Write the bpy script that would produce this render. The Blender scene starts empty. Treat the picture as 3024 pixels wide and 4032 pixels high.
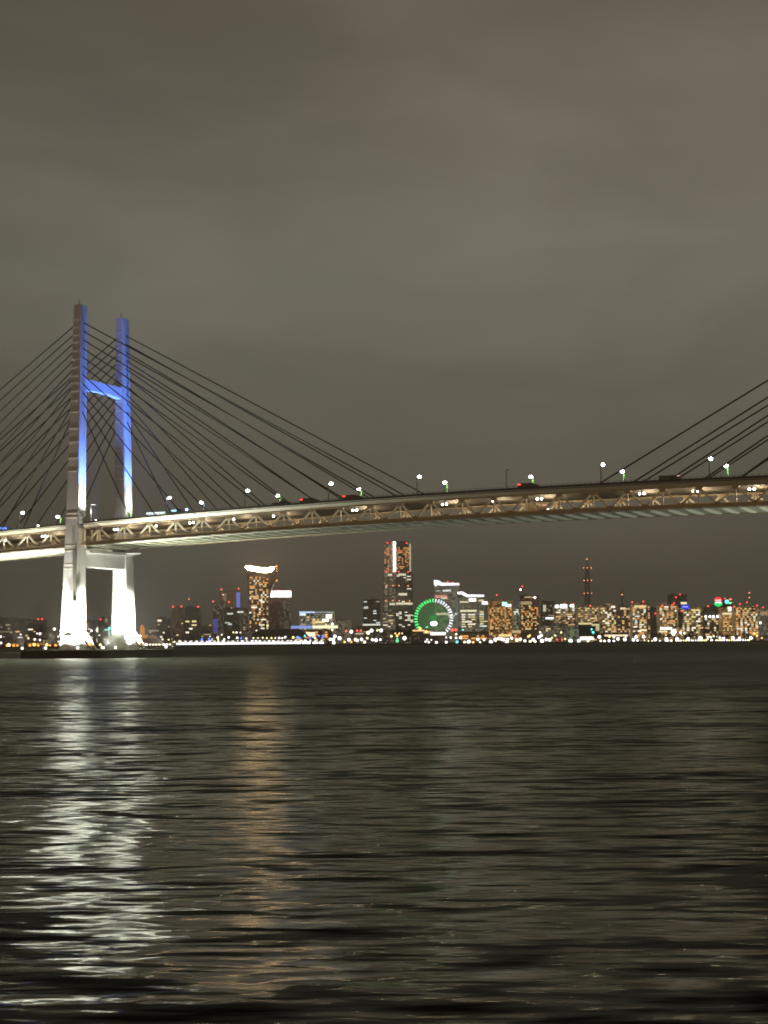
import bpy, math, random
import numpy as np
from mathutils import Vector, Matrix
R = math.radians
sc = bpy.context.scene
COL = sc.collection
# ------------------------------------------------------------------ camera model
F_PX = 5824.0; CXP = 1512.0; CYP = 2016.0; HC = 7.3
_p = R(4.975); _r = R(0.43)
FWD = Vector((0, math.cos(_p), math.sin(_p)))
_u0 = Vector((0, -math.sin(_p), math.cos(_p)))
RIGHT = math.cos(_r) * Vector((1, 0, 0)) - math.sin(_r) * _u0
UP = math.sin(_r) * Vector((1, 0, 0)) + math.cos(_r) * _u0
CAMPOS = Vector((0, 0, HC))
def ray(px, py):
    return RIGHT * ((px - CXP) / F_PX) - UP * ((py - CYP) / F_PX) + FWD
def at(px, py, Y):
    d = ray(px, py)
    return CAMPOS + d * (Y / d.y)

# ------------------------------------------------------------------ materials
MATS = {}
def mat(name, col, rough=0.6, metal=0.0, emit=None, es=0.0, noise=0.0, nscale=0.3, sample=True):
    if name in MATS: return MATS[name]
    m = bpy.data.materials.new(name); m.use_nodes = True
    nt = m.node_tree; b = nt.nodes['Principled BSDF']
    b.inputs['Base Color'].default_value = (*col, 1)
    b.inputs['Roughness'].default_value = rough
    b.inputs['Metallic'].default_value = metal
    if noise > 0:
        tc = nt.nodes.new('ShaderNodeTexCoord')
        mp = nt.nodes.new('ShaderNodeMapping'); mp.inputs['Scale'].default_value = (nscale, nscale, nscale * 0.25)
        n = nt.nodes.new('ShaderNodeTexNoise'); n.inputs['Scale'].default_value = 1.0; n.inputs['Detail'].default_value = 5
        mx = nt.nodes.new('ShaderNodeMix'); mx.data_type = 'RGBA'
        mx.inputs['A'].default_value = (*[c * (1 - noise) for c in col], 1)
        mx.inputs['B'].default_value = (*[min(1, c * (1 + noise)) for c in col], 1)
        nt.links.new(tc.outputs['Object'], mp.inputs['Vector'])
        nt.links.new(mp.outputs['Vector'], n.inputs['Vector'])
        nt.links.new(n.outputs['Fac'], mx.inputs['Factor'])
        nt.links.new(mx.outputs['Result'], b.inputs['Base Color'])
    if emit is not None:
        b.inputs['Emission Color'].default_value = (*emit, 1)
        b.inputs['Emission Strength'].default_value = es
        if not sample:
            m.cycles.emission_sampling = 'NONE'
    MATS[name] = m
    return m
def glow(name, col, es, sample=False):
    return mat(name, (0.05, 0.05, 0.05), 0.5, emit=col, es=es, sample=sample)

def facade(name, wall, glass, gcol, gs, prob, cw=3.4, fh=3.8, band=0.55, mw=0.72):
    """office or flat facade: floors and bays of glass, some faintly lit, their glow also standing in for city light on the walls"""
    if name in MATS: return MATS[name]
    m = bpy.data.materials.new(name); m.use_nodes = True
    nt = m.node_tree; L = nt.links.new; N = nt.nodes.new
    b = nt.nodes['Principled BSDF']; b.inputs['Roughness'].default_value = 0.45
    tc = N('ShaderNodeTexCoord'); sx = N('ShaderNodeSeparateXYZ'); L(tc.outputs['Object'], sx.inputs[0])
    def M(op, a, bb=None):
        n = N('ShaderNodeMath'); n.operation = op
        for i, q in enumerate((a, bb)):
            if q is None: continue
            if isinstance(q, (int, float)): n.inputs[i].default_value = q
            else: L(q, n.inputs[i])
        return n.outputs[0]
    u = M('DIVIDE', M('ADD', sx.outputs['X'], sx.outputs['Y']), cw)
    v = M('DIVIDE', sx.outputs['Z'], fh)
    iu = M('FLOOR', u); iv = M('FLOOR', v)
    mask = M('MULTIPLY', M('LESS_THAN', M('FRACT', u), mw), M('LESS_THAN', M('FRACT', v), band))
    oi = N('ShaderNodeObjectInfo')
    cx = N('ShaderNodeCombineXYZ'); L(iu, cx.inputs[0]); L(iv, cx.inputs[1]); L(M('MULTIPLY', oi.outputs['Random'], 71.0), cx.inputs[2])
    wn = N('ShaderNodeTexWhiteNoise'); wn.noise_dimensions = '3D'; L(cx.outputs[0], wn.inputs['Vector'])
    lit = M('MULTIPLY', M('LESS_THAN', wn.outputs['Value'], prob), mask)
    sep = N('ShaderNodeSeparateColor'); L(wn.outputs['Color'], sep.inputs[0])
    st = M('MULTIPLY', lit, M('MULTIPLY', M('ADD', sep.outputs[1], 0.25), gs * 1.25))
    mx = N('ShaderNodeMix'); mx.data_type = 'RGBA'
    mx.inputs['A'].default_value = (*wall, 1); mx.inputs['B'].default_value = (*glass, 1)
    L(mask, mx.inputs['Factor']); L(mx.outputs['Result'], b.inputs['Base Color'])
    b.inputs['Emission Color'].default_value = (*gcol, 1)
    L(st, b.inputs['Emission Strength'])
    m.cycles.emission_sampling = 'NONE'
    MATS[name] = m
    return m

# ------------------------------------------------------------------ mesh builder
class MB:
    def __init__(s): s.v = []; s.f = []; s.m = []
    def add(s, vs, fs, mi=0):
        o = len(s.v); s.v += [tuple(p) for p in vs]; s.f += [[o + i for i in f] for f in fs]; s.m += [mi] * len(fs)
        return s
    def hexa(s, p, mi=0):
        return s.add(p, [(0, 3, 2, 1), (4, 5, 6, 7), (0, 1, 5, 4), (1, 2, 6, 5), (2, 3, 7, 6), (3, 0, 4, 7)], mi)
    def box(s, x0, x1, y0, y1, z0, z1, mi=0):
        return s.hexa([(x0, y0, z0), (x1, y0, z0), (x1, y1, z0), (x0, y1, z0), (x0, y0, z1), (x1, y0, z1), (x1, y1, z1), (x0, y1, z1)], mi)
    def beam(s, a, b, w, h, mi=0, up=(0, 0, 1)):
        a = Vector(a); b = Vector(b); d = (b - a).normalized(); upv = Vector(up)
        if abs(d.dot(upv)) > 0.98: upv = Vector((1, 0, 0))
        sd = d.cross(upv).normalized(); q = sd.cross(d).normalized()
        sd = sd * (w / 2); q = q * (h / 2)
        return s.hexa([a - sd - q, a + sd - q, a + sd + q, a - sd + q, b - sd - q, b + sd - q, b + sd + q, b - sd + q], mi)
    def cyl(s, a, b, r, n=8, r2=None, mi=0):
        a = Vector(a); b = Vector(b); d = (b - a).normalized(); r2 = r if r2 is None else r2
        t = Vector((1, 0, 0)) if abs(d.x) < 0.9 else Vector((0, 1, 0))
        e1 = d.cross(t).normalized(); e2 = d.cross(e1)
        c = [(math.cos(2 * math.pi * i / n), math.sin(2 * math.pi * i / n)) for i in range(n)]
        vs = [a + (e1 * x + e2 * y) * r for x, y in c] + [b + (e1 * x + e2 * y) * r2 for x, y in c]
        fs = [(i, (i + 1) % n, n + (i + 1) % n, n + i) for i in range(n)] + [tuple(range(n - 1, -1, -1)), tuple(range(n, 2 * n))]
        return s.add(vs, fs, mi)
    def ball(s, c, r, n=10, k=6, sz=1.0, mi=0):
        c = Vector(c); vs = [c + Vector((0, 0, r * sz))]
        for j in range(1, k):
            th = math.pi * j / k
            for i in range(n):
                ph = 2 * math.pi * i / n
                vs.append(c + Vector((r * math.sin(th) * math.cos(ph), r * math.sin(th) * math.sin(ph), r * sz * math.cos(th))))
        vs.append(c - Vector((0, 0, r * sz))); fs = []
        for i in range(n): fs.append((0, 1 + i, 1 + (i + 1) % n))
        for j in range(k - 2):
            for i in range(n):
                a = 1 + j * n + i; b2 = 1 + j * n + (i + 1) % n
                fs.append((a, a + n, b2 + n, b2))
        last = len(vs) - 1; o = 1 + (k - 2) * n
        for i in range(n): fs.append((o + i, last, o + (i + 1) % n))
        return s.add(vs, fs, mi)
    def xz(s, pts, y0, y1, mi=0):
        """outline in x,z (anticlockwise seen from -y) given a thickness in y"""
        n = len(pts)
        vs = [(x, y0, z) for x, z in pts] + [(x, y1, z) for x, z in pts]
        fs = [tuple(range(n)), tuple(range(2 * n - 1, n - 1, -1))] + [(i, n + i, n + (i + 1) % n, (i + 1) % n) for i in range(n)]
        return s.add(vs, fs, mi)
    def xy(s, pts, z0, z1, mi=0):
        n = len(pts)
        vs = [(x, y, z0) for x, y in pts] + [(x, y, z1) for x, y in pts]
        fs = [tuple(range(n - 1, -1, -1)), tuple(range(n, 2 * n))] + [(i, (i + 1) % n, n + (i + 1) % n, n + i) for i in range(n)]
        return s.add(vs, fs, mi)
    def mesh(s, name, mats, smooth=False):
        me = bpy.data.meshes.new(name); me.from_pydata([tuple(p) for p in s.v], [], s.f)
        for m in (mats if isinstance(mats, (list, tuple)) else [mats]): me.materials.append(m)
        me.polygons.foreach_set('material_index', s.m)
        if smooth: me.polygons.foreach_set('use_smooth', [True] * len(s.f))
        me.update(); return me
    def build(s, name, mats, parent=None, loc=(0, 0, 0), rz=0.0, smooth=False):
        return link(name, s.mesh(name, mats, smooth), parent, loc, rz)
def link(name, data, parent=None, loc=(0, 0, 0), rz=0.0, scale=None):
    o = bpy.data.objects.new(name, data); COL.objects.link(o)
    o.location = loc; o.rotation_euler = (0, 0, rz)
    if scale: o.scale = scale
    if parent: o.parent = parent
    return o
def tag(o, label, cat, group=None):
    n = len(label.split()); assert 4 <= n <= 16, (n, label)
    o['label'] = label; o['category'] = cat
    if group: o['group'] = group
    return o
def thing(name, label, cat, loc=(0, 0, 0), rz=0.0, group=None):
    o = bpy.data.objects.new(name, None); COL.objects.link(o); o.empty_display_size = 1
    o.location = loc; o.rotation_euler = (0, 0, rz)
    return tag(o, label, cat, group)
ORD = ['first', 'second', 'third', 'fourth', 'fifth', 'sixth', 'seventh', 'eighth', 'ninth', 'tenth', 'eleventh', 'twelfth',
       'thirteenth', 'fourteenth', 'fifteenth', 'sixteenth', 'seventeenth', 'eighteenth', 'nineteenth', 'twentieth']
rng = random.Random(7)

# ------------------------------------------------------------------ bridge frame: x along the deck, y across it (away), z up
AL = R(25.7)
BO = Vector((-150.46, 718.0, 0.0))
BD = Vector((math.cos(AL), -math.sin(AL), 0)); BN = Vector((math.sin(AL), math.cos(AL), 0))
def bw(t, w, z): return BO + BD * t + BN * w + Vector((0, 0, z))
def tw(px, py, w):
    """where the sight line meets the upright plane w metres in from the near truss"""
    q = BO + BN * w; D = ray(px, py); k = (q - CAMPOS).dot(BN) / D.dot(BN); P = CAMPOS + D * k
    return (P - BO).dot(BD), P.z
_pf = np.polyfit([-150, -46, 3, 67, 101, 140, 242, 333, 460, 560], [47.5, 52.3, 54.2, 56.7, 57.5, 58.3, 59.2, 58.9, 55.5, 50.5], 4)
def zb(t): return float(np.polyval(_pf, t))
WF = 38.8           # far truss plane
PAN = 14.57
T0, T1 = -150.0, 600.0

tower_paint = mat('tower_white_paint', (0.60, 0.59, 0.55), 0.55, noise=0.22, nscale=0.3)
steel = mat('truss_paint', (0.76, 0.69, 0.53), 0.55, noise=0.18, nscale=0.2)
steel_dk = mat('chord_paint', (0.40, 0.30, 0.18), 0.55, noise=0.2, nscale=0.2)
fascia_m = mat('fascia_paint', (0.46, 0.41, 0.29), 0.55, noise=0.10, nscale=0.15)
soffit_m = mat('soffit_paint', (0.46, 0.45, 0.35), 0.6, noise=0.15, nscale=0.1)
parapet_m = mat('parapet_steel', (0.045, 0.038, 0.03), 0.7, noise=0.2)
rail_m = mat('railing_steel', (0.16, 0.15, 0.12), 0.5)
asphalt = mat('asphalt', (0.05, 0.05, 0.05), 0.9, noise=0.2)
cable_m = mat('cable_sheath', (0.022, 0.018, 0.014), 0.75)
concrete = mat('pier_concrete', (0.07, 0.065, 0.055), 0.85, noise=0.3, nscale=0.4)
dark_steel = mat('dark_steel', (0.05, 0.05, 0.05), 0.6)

bridge = thing('cable_stayed_bridge', 'long cable-stayed bridge with an H shaped tower lit white and blue', 'bridge', BO, -AL)

# ---- towers
def leg_section(z):
    """t0,t1,w0,w1 of the near leg at height z"""
    zs = [10.5, 44, 79, 173.5]
    t0 = np.interp(z, zs, [-4.55, -3.75, -2.95, -1.5]); t1 = np.interp(z, zs, [5.35, 4.5, 3.75, 2.35])
    w0 = np.interp(z, zs, [-4.7, -3.9, -3.0, -0.9]); w1 = np.interp(z, zs, [2.5, 2.9, 3.2, 4.9])
    return t0, t1, w0, w1
def sect(z, side, g=0.0):
    t0, t1, w0, w1 = leg_section(z); c = 0.22
    t0 -= g; t1 += g; w0 -= g; w1 += g
    p = [(t0 + c, w0), (t1 - c, w0), (t1, w0 + c), (t1, w1 - c), (t1 - c, w1), (t0 + c, w1), (t0, w1 - c), (t0, w0 + c)]
    if side: p = [(t, WF - w) for t, w in p][::-1]
    return p
BAND_Y = [1246, 1277, 1310, 1339, 1373, 1408, 1440, 1474, 1503, 1535, 1574, 1620, 1686, 1740, 1804, 1857, 2024, 2040, 2151, 2172, 2226, 2242, 2330]
BAND_Z = [7.3 + (2532 - y) / 8.11 for y in BAND_Y]
def tower(tx):
    for side in (0, 1):
        b = MB(); zs = [10.5, 44, 79, 110, 140, 172.6, 173.5]
        rings = []
        for k, z in enumerate(zs):
            s_ = sect(z, side, -0.02 if k == len(zs) - 1 else 0.0); rings.append([(x + tx, y, z) for x, y in s_])
        vs = sum(rings, []); fs = []
        for k in range(len(zs) - 1):
            for i in range(8): fs.append((k * 8 + i, k * 8 + (i + 1) % 8, k * 8 + 8 + (i + 1) % 8, k * 8 + 8 + i))
        fs += [tuple(range(7, -1, -1)), tuple(range((len(zs) - 1) * 8, len(zs) * 8))]
        b.add(vs, fs)
        fl = MB()
        for z in BAND_Z:                                    # seam flanges on the broad faces
            t0, t1, w0, w1 = leg_section(z)
            g = .13 if z > 60 else .06
            for (a, c) in ((w0 - g, w0 + 0.1), (w1 - 0.1, w1 + g)):
                if side: a, c = WF - c, WF - a
                fl.box(tx + t0 + 0.3, tx + t1 - 0.3, a, c, z - 0.28, z + 0.28)
        # raised edge strips of the +d face leaving a shallow groove for the stay anchors
        for z0, z1 in zip([56, 79, 100, 125, 150], [79, 100, 125, 150, 171]):
            for fr in (0.0, 0.70):
                pts = []
                for z in (z0, z1):
                    t0, t1, w0, w1 = leg_section(z); wa = w0 + 0.25 + (w1 - w0 - 0.5) * fr; wb = w0 + 0.25 + (w1 - w0 - 0.5) * (fr + 0.3)
                    if side: wa, wb = WF - wb, WF - wa
                    pts.append((t1 + tx, wa, wb))
                (ta, a0, a1), (tb, b0, b1) = pts
                b.hexa([(ta - .1, a0, z0), (ta + .22, a0, z0), (ta + .22, a1, z0), (ta - .1, a1, z0),
                        (tb - .1, b0, z1), (tb + .22, b0, z1), (tb + .22, b1, z1), (tb - .1, b1, z1)])
        b.add(fl.v, fl.f, 1); leg = b.build('tower_leg', [tower_paint, mat('flange_lit_paint', (.86, .82, .70), .5)], bridge)  # flanges painted lighter for the light they catch from below
        yc = WF + 1.2 if side else -1.2
        if side: pl0, pl1 = WF - 3.6, WF + 6.0
        else: pl0, pl1 = -6.0, 3.6
        b = MB()
        if side:
            b.box(tx - 5.6, tx + 4.6, pl0, pl1, 7.2, 10.8); b.box(tx - 6.2, tx + 5.2, pl0 - .6, pl1 + .6, 4.0, 7.0)
        else:
            c = (pl0 + pl1) / 2
            for r_, z0, z1 in ((5.9, 7.4, 10.8), (6.6, 4.0, 7.2)):
                pts = [(tx + 0.4 + r_ * 1.0 * math.cos(a), c + r_ * 0.92 * math.sin(a)) for a in [2 * math.pi * i / 28 for i in range(28)]]
                b.xy(pts, z0, z1)
        b.build('plinth', tower_paint, leg)
        b = MB()                                             # raking struts beside the foot
        for dy in (-2.2, 2.2):
            b.cyl((tx + 12.5, yc + dy, 4.0), (tx + 6.2, yc + dy * 0.6, 13.0), 0.55, 8)
        b.beam((tx + 5.2, yc, 10.4), (tx + 10.2, yc, 7.6), 1.0, 0.5)
        b.build('strut', mat('strut_grey', (.22, .22, .2), .6), leg)
        b = MB(); w_ = (leg_section(36)[2] - 0.55)           # lift shaft on the outer face
        if not side:
            b.beam((tx + 3.3, leg_section(50)[2] - 0.5, 52), (tx + 4.0, leg_section(28)[2] - 0.5, 28), 1.5, 1.0, up=(0, 1, 0))
            b.box(tx + 2.4, tx + 6.6, leg_section(28)[2] - 1.8, leg_section(28)[2] + 0.2, 27.2, 27.7)
            b.build('lift_shaft', mat('shaft_grey', (0.22, 0.21, 0.17), 0.6), leg)
        # small mast on the leg head
        t0, t1, w0, w1 = leg_section(173); wc = (w0 + w1) / 2; wc = WF - wc if side else wc
        b = MB().cyl((tx + 0.4, wc - 1, 173.4), (tx + 0.4, wc - 1, 176.2), 0.16, 6)
        b.build('obstacle_lamp_mast', dark_steel, leg)
    # crossbeams
    a0, a1 = 4.15, WF - 4.15
    n = 16; pts = []
    for i in range(n + 1):
        f = i / n; w = a0 + (a1 - a0) * f; pts.append((w, 131.4 + 0.9 * math.sin(math.pi * f)))
    top = [(a1, 137.3), ((a0 + a1) / 2, 137.0), (a0, 137.3)]
    out = pts + top; b = MB(); m_ = len(out)
    vs = [(tx + 2.15, w, z) for w, z in out] + [(tx - 1.5, w, z) for w, z in out]
    fs = [tuple(range(m_)), tuple(range(2 * m_ - 1, m_ - 1, -1))] + [(i, m_ + i, m_ + (i + 1) % m_, (i + 1) % m_) for i in range(m_)]
    b.add(vs, fs); b.build('upper_crossbeam', tower_paint, bridge)
    b = MB().box(tx - 3.4, tx + 3.9, 2.6, WF - 2.6, 44.3, 51.0)
    b.box(tx - 5.4, tx + 6.4, 3.0, WF + 1.5, 51.02, 52.4)
    b.hexa([(tx + 6.4, WF - 5, 51.9), (tx + 9.5, WF - 4, 51.9), (tx + 9.5, WF + 1.5, 51.9), (tx + 6.4, WF + 1.5, 51.9),
            (tx + 6.4, WF - 5, 52.38), (tx + 11, WF - 4, 52.38), (tx + 11, WF + 1.5, 52.38), (tx + 6.4, WF + 1.5, 52.38)])
    b.build('lower_crossbeam', tower_paint, bridge)
TX = 442.0
tower(0.0); tower(TX)

# ---- stays
def stay(a, b_, r=0.29):
    MB().cyl(a, b_, r, 8).build('stay_cable', cable_m, bridge, smooth=False)
for k in range(11):
    zt = 165.0 - k * 4.28; ta = 178.5 - PAN * k
    tm = 0.5 * sum(leg_section(zt)[:2])
    for w, sd in ((0.0, 0), (WF, 1)):
        wc = 0.5 * sum(leg_section(zt)[2:]); wc = WF - wc if sd else wc
        stay((1.8, wc, zt), (ta, w, zb(ta) + 10.6))
        stay((-1.0, wc, zt), (-ta * 0.98, w, zb(-ta * 0.98) + 10.6))
        tb = TX - ta
        stay((TX - 1.5, wc, zt), (tb, w, zb(tb) + 10.6), 0.33)

# ---- deck and trusses
def strip(prof, ts, name, m, parent, closed=True):
    """sweep a closed profile of (w, dz) along the deck"""
    n = len(prof); vs = []; fs = []
    for t in ts:
        z0 = zb(t); vs += [(t, w, z0 + dz) for w, dz in prof]
    for k in range(len(ts) - 1):
        for i in range(n):
            j = (i + 1) % n; fs.append((k * n + i, k * n + j, k * n + n + j, k * n + n + i))
    fs += [tuple(range(n - 1, -1, -1)), tuple((len(ts) - 1) * n + i for i in range(n))]
    return MB().add(vs, fs)
def ts_(a, b, st=PAN / 2): return list(np.linspace(a, b, max(2, int((b - a) / st) + 1)))
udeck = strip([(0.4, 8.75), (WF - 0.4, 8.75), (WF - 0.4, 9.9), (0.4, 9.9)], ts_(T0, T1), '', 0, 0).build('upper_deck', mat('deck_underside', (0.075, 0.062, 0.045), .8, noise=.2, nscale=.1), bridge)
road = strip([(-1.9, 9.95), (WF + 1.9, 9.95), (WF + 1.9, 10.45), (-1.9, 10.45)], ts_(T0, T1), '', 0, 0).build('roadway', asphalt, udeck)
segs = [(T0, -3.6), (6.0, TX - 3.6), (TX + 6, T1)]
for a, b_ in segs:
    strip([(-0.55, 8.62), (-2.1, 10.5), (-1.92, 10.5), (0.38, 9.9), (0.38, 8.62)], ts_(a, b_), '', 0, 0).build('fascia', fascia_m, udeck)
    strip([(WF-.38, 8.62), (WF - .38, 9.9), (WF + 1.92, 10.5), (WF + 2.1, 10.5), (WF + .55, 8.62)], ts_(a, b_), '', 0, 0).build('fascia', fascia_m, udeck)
    for w in (-1.98, WF + 1.98):
        strip([(w - .10, 10.52), (w + .10, 10.52), (w + .10, 11.45), (w - .10, 11.45)], ts_(a, b_), '', 0, 0).build('parapet', parapet_m, udeck)
        b = strip([(w - .06, 11.95), (w + .06, 11.95), (w + .06, 12.05), (w - .06, 12.05)], ts_(a, b_), '', 0, 0)
        for t in np.arange(a + 1, b_ - 1, 2.43): b.box(t - .16, t + .16, w - .12, w + .12, zb(t) + 11.4, zb(t) + 12.1)
        b.build('railing', rail_m, udeck)
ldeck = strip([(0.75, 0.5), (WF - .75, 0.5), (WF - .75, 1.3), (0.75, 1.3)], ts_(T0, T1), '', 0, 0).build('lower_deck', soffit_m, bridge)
strip([(1.5, 1.32), (WF - 1.5, 1.32), (WF - 1.5, 1.42), (1.5, 1.42)], ts_(T0, T1), '', 0, 0).build('roadway', asphalt, ldeck)
strip([(0.8, 1.45), (1.0, 1.45), (1.0, 1.9), (0.8, 1.9)], ts_(T0, T1), '', 0, 0).build('barrier', steel, ldeck)
# cross girders with arched soffits, two to a panel
def girder_mesh():
    n = 14; pts = []
    for i in range(n + 1):
        f = i / n; pts.append((1.0 + (WF - 2.0) * f, 0.1 - 0.85 * math.sin(math.pi * f) ** 0.7))
    out = pts + [(WF - 1.0, 0.48), (1.0, 0.48)]; m_ = len(out)
    vs = [(0.45, w, z) for w, z in out] + [(-0.45, w, z) for w, z in out]
    fs = [tuple(range(m_)), tuple(range(2 * m_ - 1, m_ - 1, -1))] + [(i, m_ + i, m_ + (i + 1) % m_, (i + 1) % m_) for i in range(m_)]
    return MB().add(vs, fs).mesh('cross_girder', soffit_m)
gm = girder_mesh()
for k in range(-10, 54):
    t = k * PAN / 2
    if -5.5 < t < 6.5: continue
    link('cross_girder', gm, ldeck, (t, 0, zb(t)))
b = strip([(-0.9, -0.55), (1.2, -0.55), (1.2, -0.25), (-0.9, -0.25)], ts_(T0, -5), '', 0, 0); b.build('inspection_walkway', soffit_m, ldeck)
b = strip([(-0.9, -0.55), (1.2, -0.55), (1.2, -0.25), (-0.9, -0.25)], ts_(7, T1), '', 0, 0); b.build('inspection_walkway', soffit_m, ldeck)
def truss(w, near):
    s_ = 1 if near else -1
    b = strip([(w - .65, 0.0), (w + .65, 0.0), (w + .65, 1.4), (w - .65, 1.4)], ts_(T0, T1), '', 0, 0)
    c = strip([(w - .6, 8.0), (w + .6, 8.0), (w + .6, 8.58), (w - .6, 8.58)], ts_(T0, T1), '', 0, 0); b.add(c.v, c.f)
    for k in range(-10, 42):
        t = k * PAN; tm = t + PAN / 2
        for (q, za, zc) in ((t, 6.7, 7.38), (tm, 1.52, 2.1)):
            b.hexa([(q - 1.5, w - .5, zb(q) + za + (0.0 if za < 3 else .62)), (q + 1.5, w - .5, zb(q) + za + (0 if za < 3 else .62)), (q + 1.5, w + .5, zb(q) + za + (0 if za < 3 else .62)), (q - 1.5, w + .5, zb(q) + za + (0 if za < 3 else .62)),
                    (q - .8, w - .5, zb(q) + (zc if za < 3 else za)), (q + .8, w - .5, zb(q) + (zc if za < 3 else za)), (q + .8, w + .5, zb(q) + (zc if za < 3 else za)), (q - .8, w + .5, zb(q) + (zc if za < 3 else za))] if za < 3 else
                   [(q - .8, w - .5, zb(q) + za), (q + .8, w - .5, zb(q) + za), (q + .8, w + .5, zb(q) + za), (q - .8, w + .5, zb(q) + za),
                    (q - 1.6, w - .5, zb(q) + 7.99), (q + 1.6, w - .5, zb(q) + 7.99), (q + 1.6, w + .5, zb(q) + 7.99), (q - 1.6, w + .5, zb(q) + 7.99)])
    tr = b.build('truss', steel_dk, bridge)
    rest = MB()
    for k in range(-5, 26):
        t = k * PAN
        if abs(k) >= 1:
            MB().box(t - .3, t + .3, w - .3, w + .3, zb(t) + 1.52, zb(t) + 6.7).build('truss_post', steel, tr)
        for sgn in (-1, 1):
            tm = t + sgn * PAN / 2
            if abs(t) < 1 and near: continue
            a = (t + sgn * .7, w, zb(t) + 7.3); c = (tm - sgn * .7, w, zb(tm) + 1.65)
            if near or -1 <= k <= 19:
                MB().beam(a, c, 0.7, 0.8).build('truss_diagonal', steel, tr)
            else: rest.beam(a, c, 0.62, 0.72)
    if rest.v:
        o = rest.build('truss_diagonal', steel, tr); o['kind'] = 'stuff'
truss(0.0, True); truss(WF, False)
# heavy end frame where the deck sits beside the tower
b = MB()
for t in (8.6, 11.8): b.box(t - .5, t + .5, .72, 2.2, zb(t) + 1.52, zb(t) + 7.38)
b.box(8.0, 12.4, .9, 2.0, zb(10) + 4.0, zb(10) + 4.7)
b.build('end_frame', steel_dk, bridge)

# ------------------------------------------------------------------ lamps that light the bridge
def spot(name, loc, target, power, col, angle, blend=0.7, size=0.4, parent=None):
    l = bpy.data.lights.new(name, 'SPOT'); l.energy = power; l.color = col; l.spot_size = R(angle); l.spot_blend = blend; l.shadow_soft_size = size
    o = bpy.data.objects.new(name, l); COL.objects.link(o); o.location = loc
    d = (Vector(target) - Vector(loc)).normalized(); o.rotation_euler = d.to_track_quat('-Z', 'Y').to_euler()
    if parent:
        o.parent = parent; o.location = Vector(loc) - Vector(parent.location)
    return o
flood_body = mat('flood_body', (0.08, 0.08, 0.08), 0.5)
flood_white = glow('flood_lens_white', (1, 1, 0.95), 40)
flood_blue = glow('flood_lens_blue', (0.15, 0.4, 1.0), 3)
def flood(label, t, w, z, lens, aims, big=1.0, group='floodlights of the bridge tower'):
    p = bw(t, w, z)
    f = thing('floodlight', label, 'floodlight', p, -AL, group)
    MB().box(-.45, .45, -.45, .45, 0, .25).box(-.12, .12, -.5, -.38, .25, 1.0).box(-.12, .12, .38, .5, .25, 1.0).build('bracket', flood_body, f)
    MB().ball((0, 0, 1.0), 0.62 * big, 10, 6).build('lens', lens, f)
    for k, (tg, pw, col, ang, bl) in enumerate(aims):
        o = spot('flood_beam', p + Vector((0, 0, 1.0 + 0.75 * big)), bw(*tg), pw, col, ang, bl)
        o.parent = f; o.location = (0, 0, 1.0 + 0.75 * big)
        d = (bw(*tg) - (p + Vector((0, 0, 1.75)))).normalized()
        o.rotation_euler = (Matrix.Rotation(AL, 3, 'Z') @ d).to_track_quat('-Z', 'Y').to_euler()
    return f
W_ = (1.0, 0.99, 0.92); G_ = (0.92, 1.0, 0.90); B_ = (0.06, 0.20, 1.0)
K = 1000.0
small_lens = glow('flood_lens_dim', (1, 1, 0.9), 4)
flood('floodlight on the pier beside the near leg, aimed up its inner face', 23, 2, 4, small_lens, [((4, 0, 17), 1500 * K, G_, 58, 1.0)])
flood('floodlight on the pier in front of the near leg, left of its plinth', -9, -10, 4, small_lens, [((0.4, -4.2, 20), 330 * K, W_, 100, 1.0)])
flood('floodlight on the pier in front of the near leg, right of its plinth', 10, -10, 4, small_lens, [((0.4, -4.2, 20), 330 * K, W_, 100, 1.0)])
flood('floodlight on the pier beside the far leg, aimed up its side', 23.5, 44, 4, small_lens, [((4, 39, 17), 1300 * K, W_, 58, 1.0)])
flood('floodlight between the legs, aimed at the far leg', 2, 20, 4, small_lens, [((0, 36, 26), 120 * K, G_, 80, 1.0)])
flood('floodlight at the pier edge, aimed under the right deck', 24, -9, 4, small_lens, [((75, 8, 56), 1300 * K, G_, 100, 1.0)])
flood('floodlight at the pier edge, aimed under the left deck', -24, -9, 4, small_lens, [((-50, 4, 54), 430 * K, G_, 100, 1.0)])
flood('floodlight on the next pier to the right, aimed under the deck', TX - 23, 14, 4, small_lens, [((318, 14, 57), 480 * K, G_, 100, 1.0)])
zd = zb(10) + 10.46
flood('bright floodlight on the deck beside the near leg', 11.5, 1.2, zd, flood_white, [((3, 1, 92), 55 * K, (1, 1, .93), 85, 1.0), ((3, 1, 140), 650 * K, B_, 44, .9)])
flood('bright wide floodlight on the deck beside the far leg', 13.0, WF - 2, zd, flood_white, [((3, WF - 1, 93), 55 * K, (1, 1, .93), 85, 1.0), ((3, WF - 1, 142), 650 * K, B_, 44, .9)], 1.4)
flood('bright floodlight on the deck left of the near leg', -23.5, 1.5, zb(-23) + 10.46, flood_white, [((-2, 1, 120), 60 * K, B_, 50, .9)], 1.2)
flood('dim blue floodlight in the middle of the deck', 46, 19.4, zb(46) + 10.46, flood_blue, [((3, 24, 138), 600 * K, B_, 46, .9)], .5)

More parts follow.
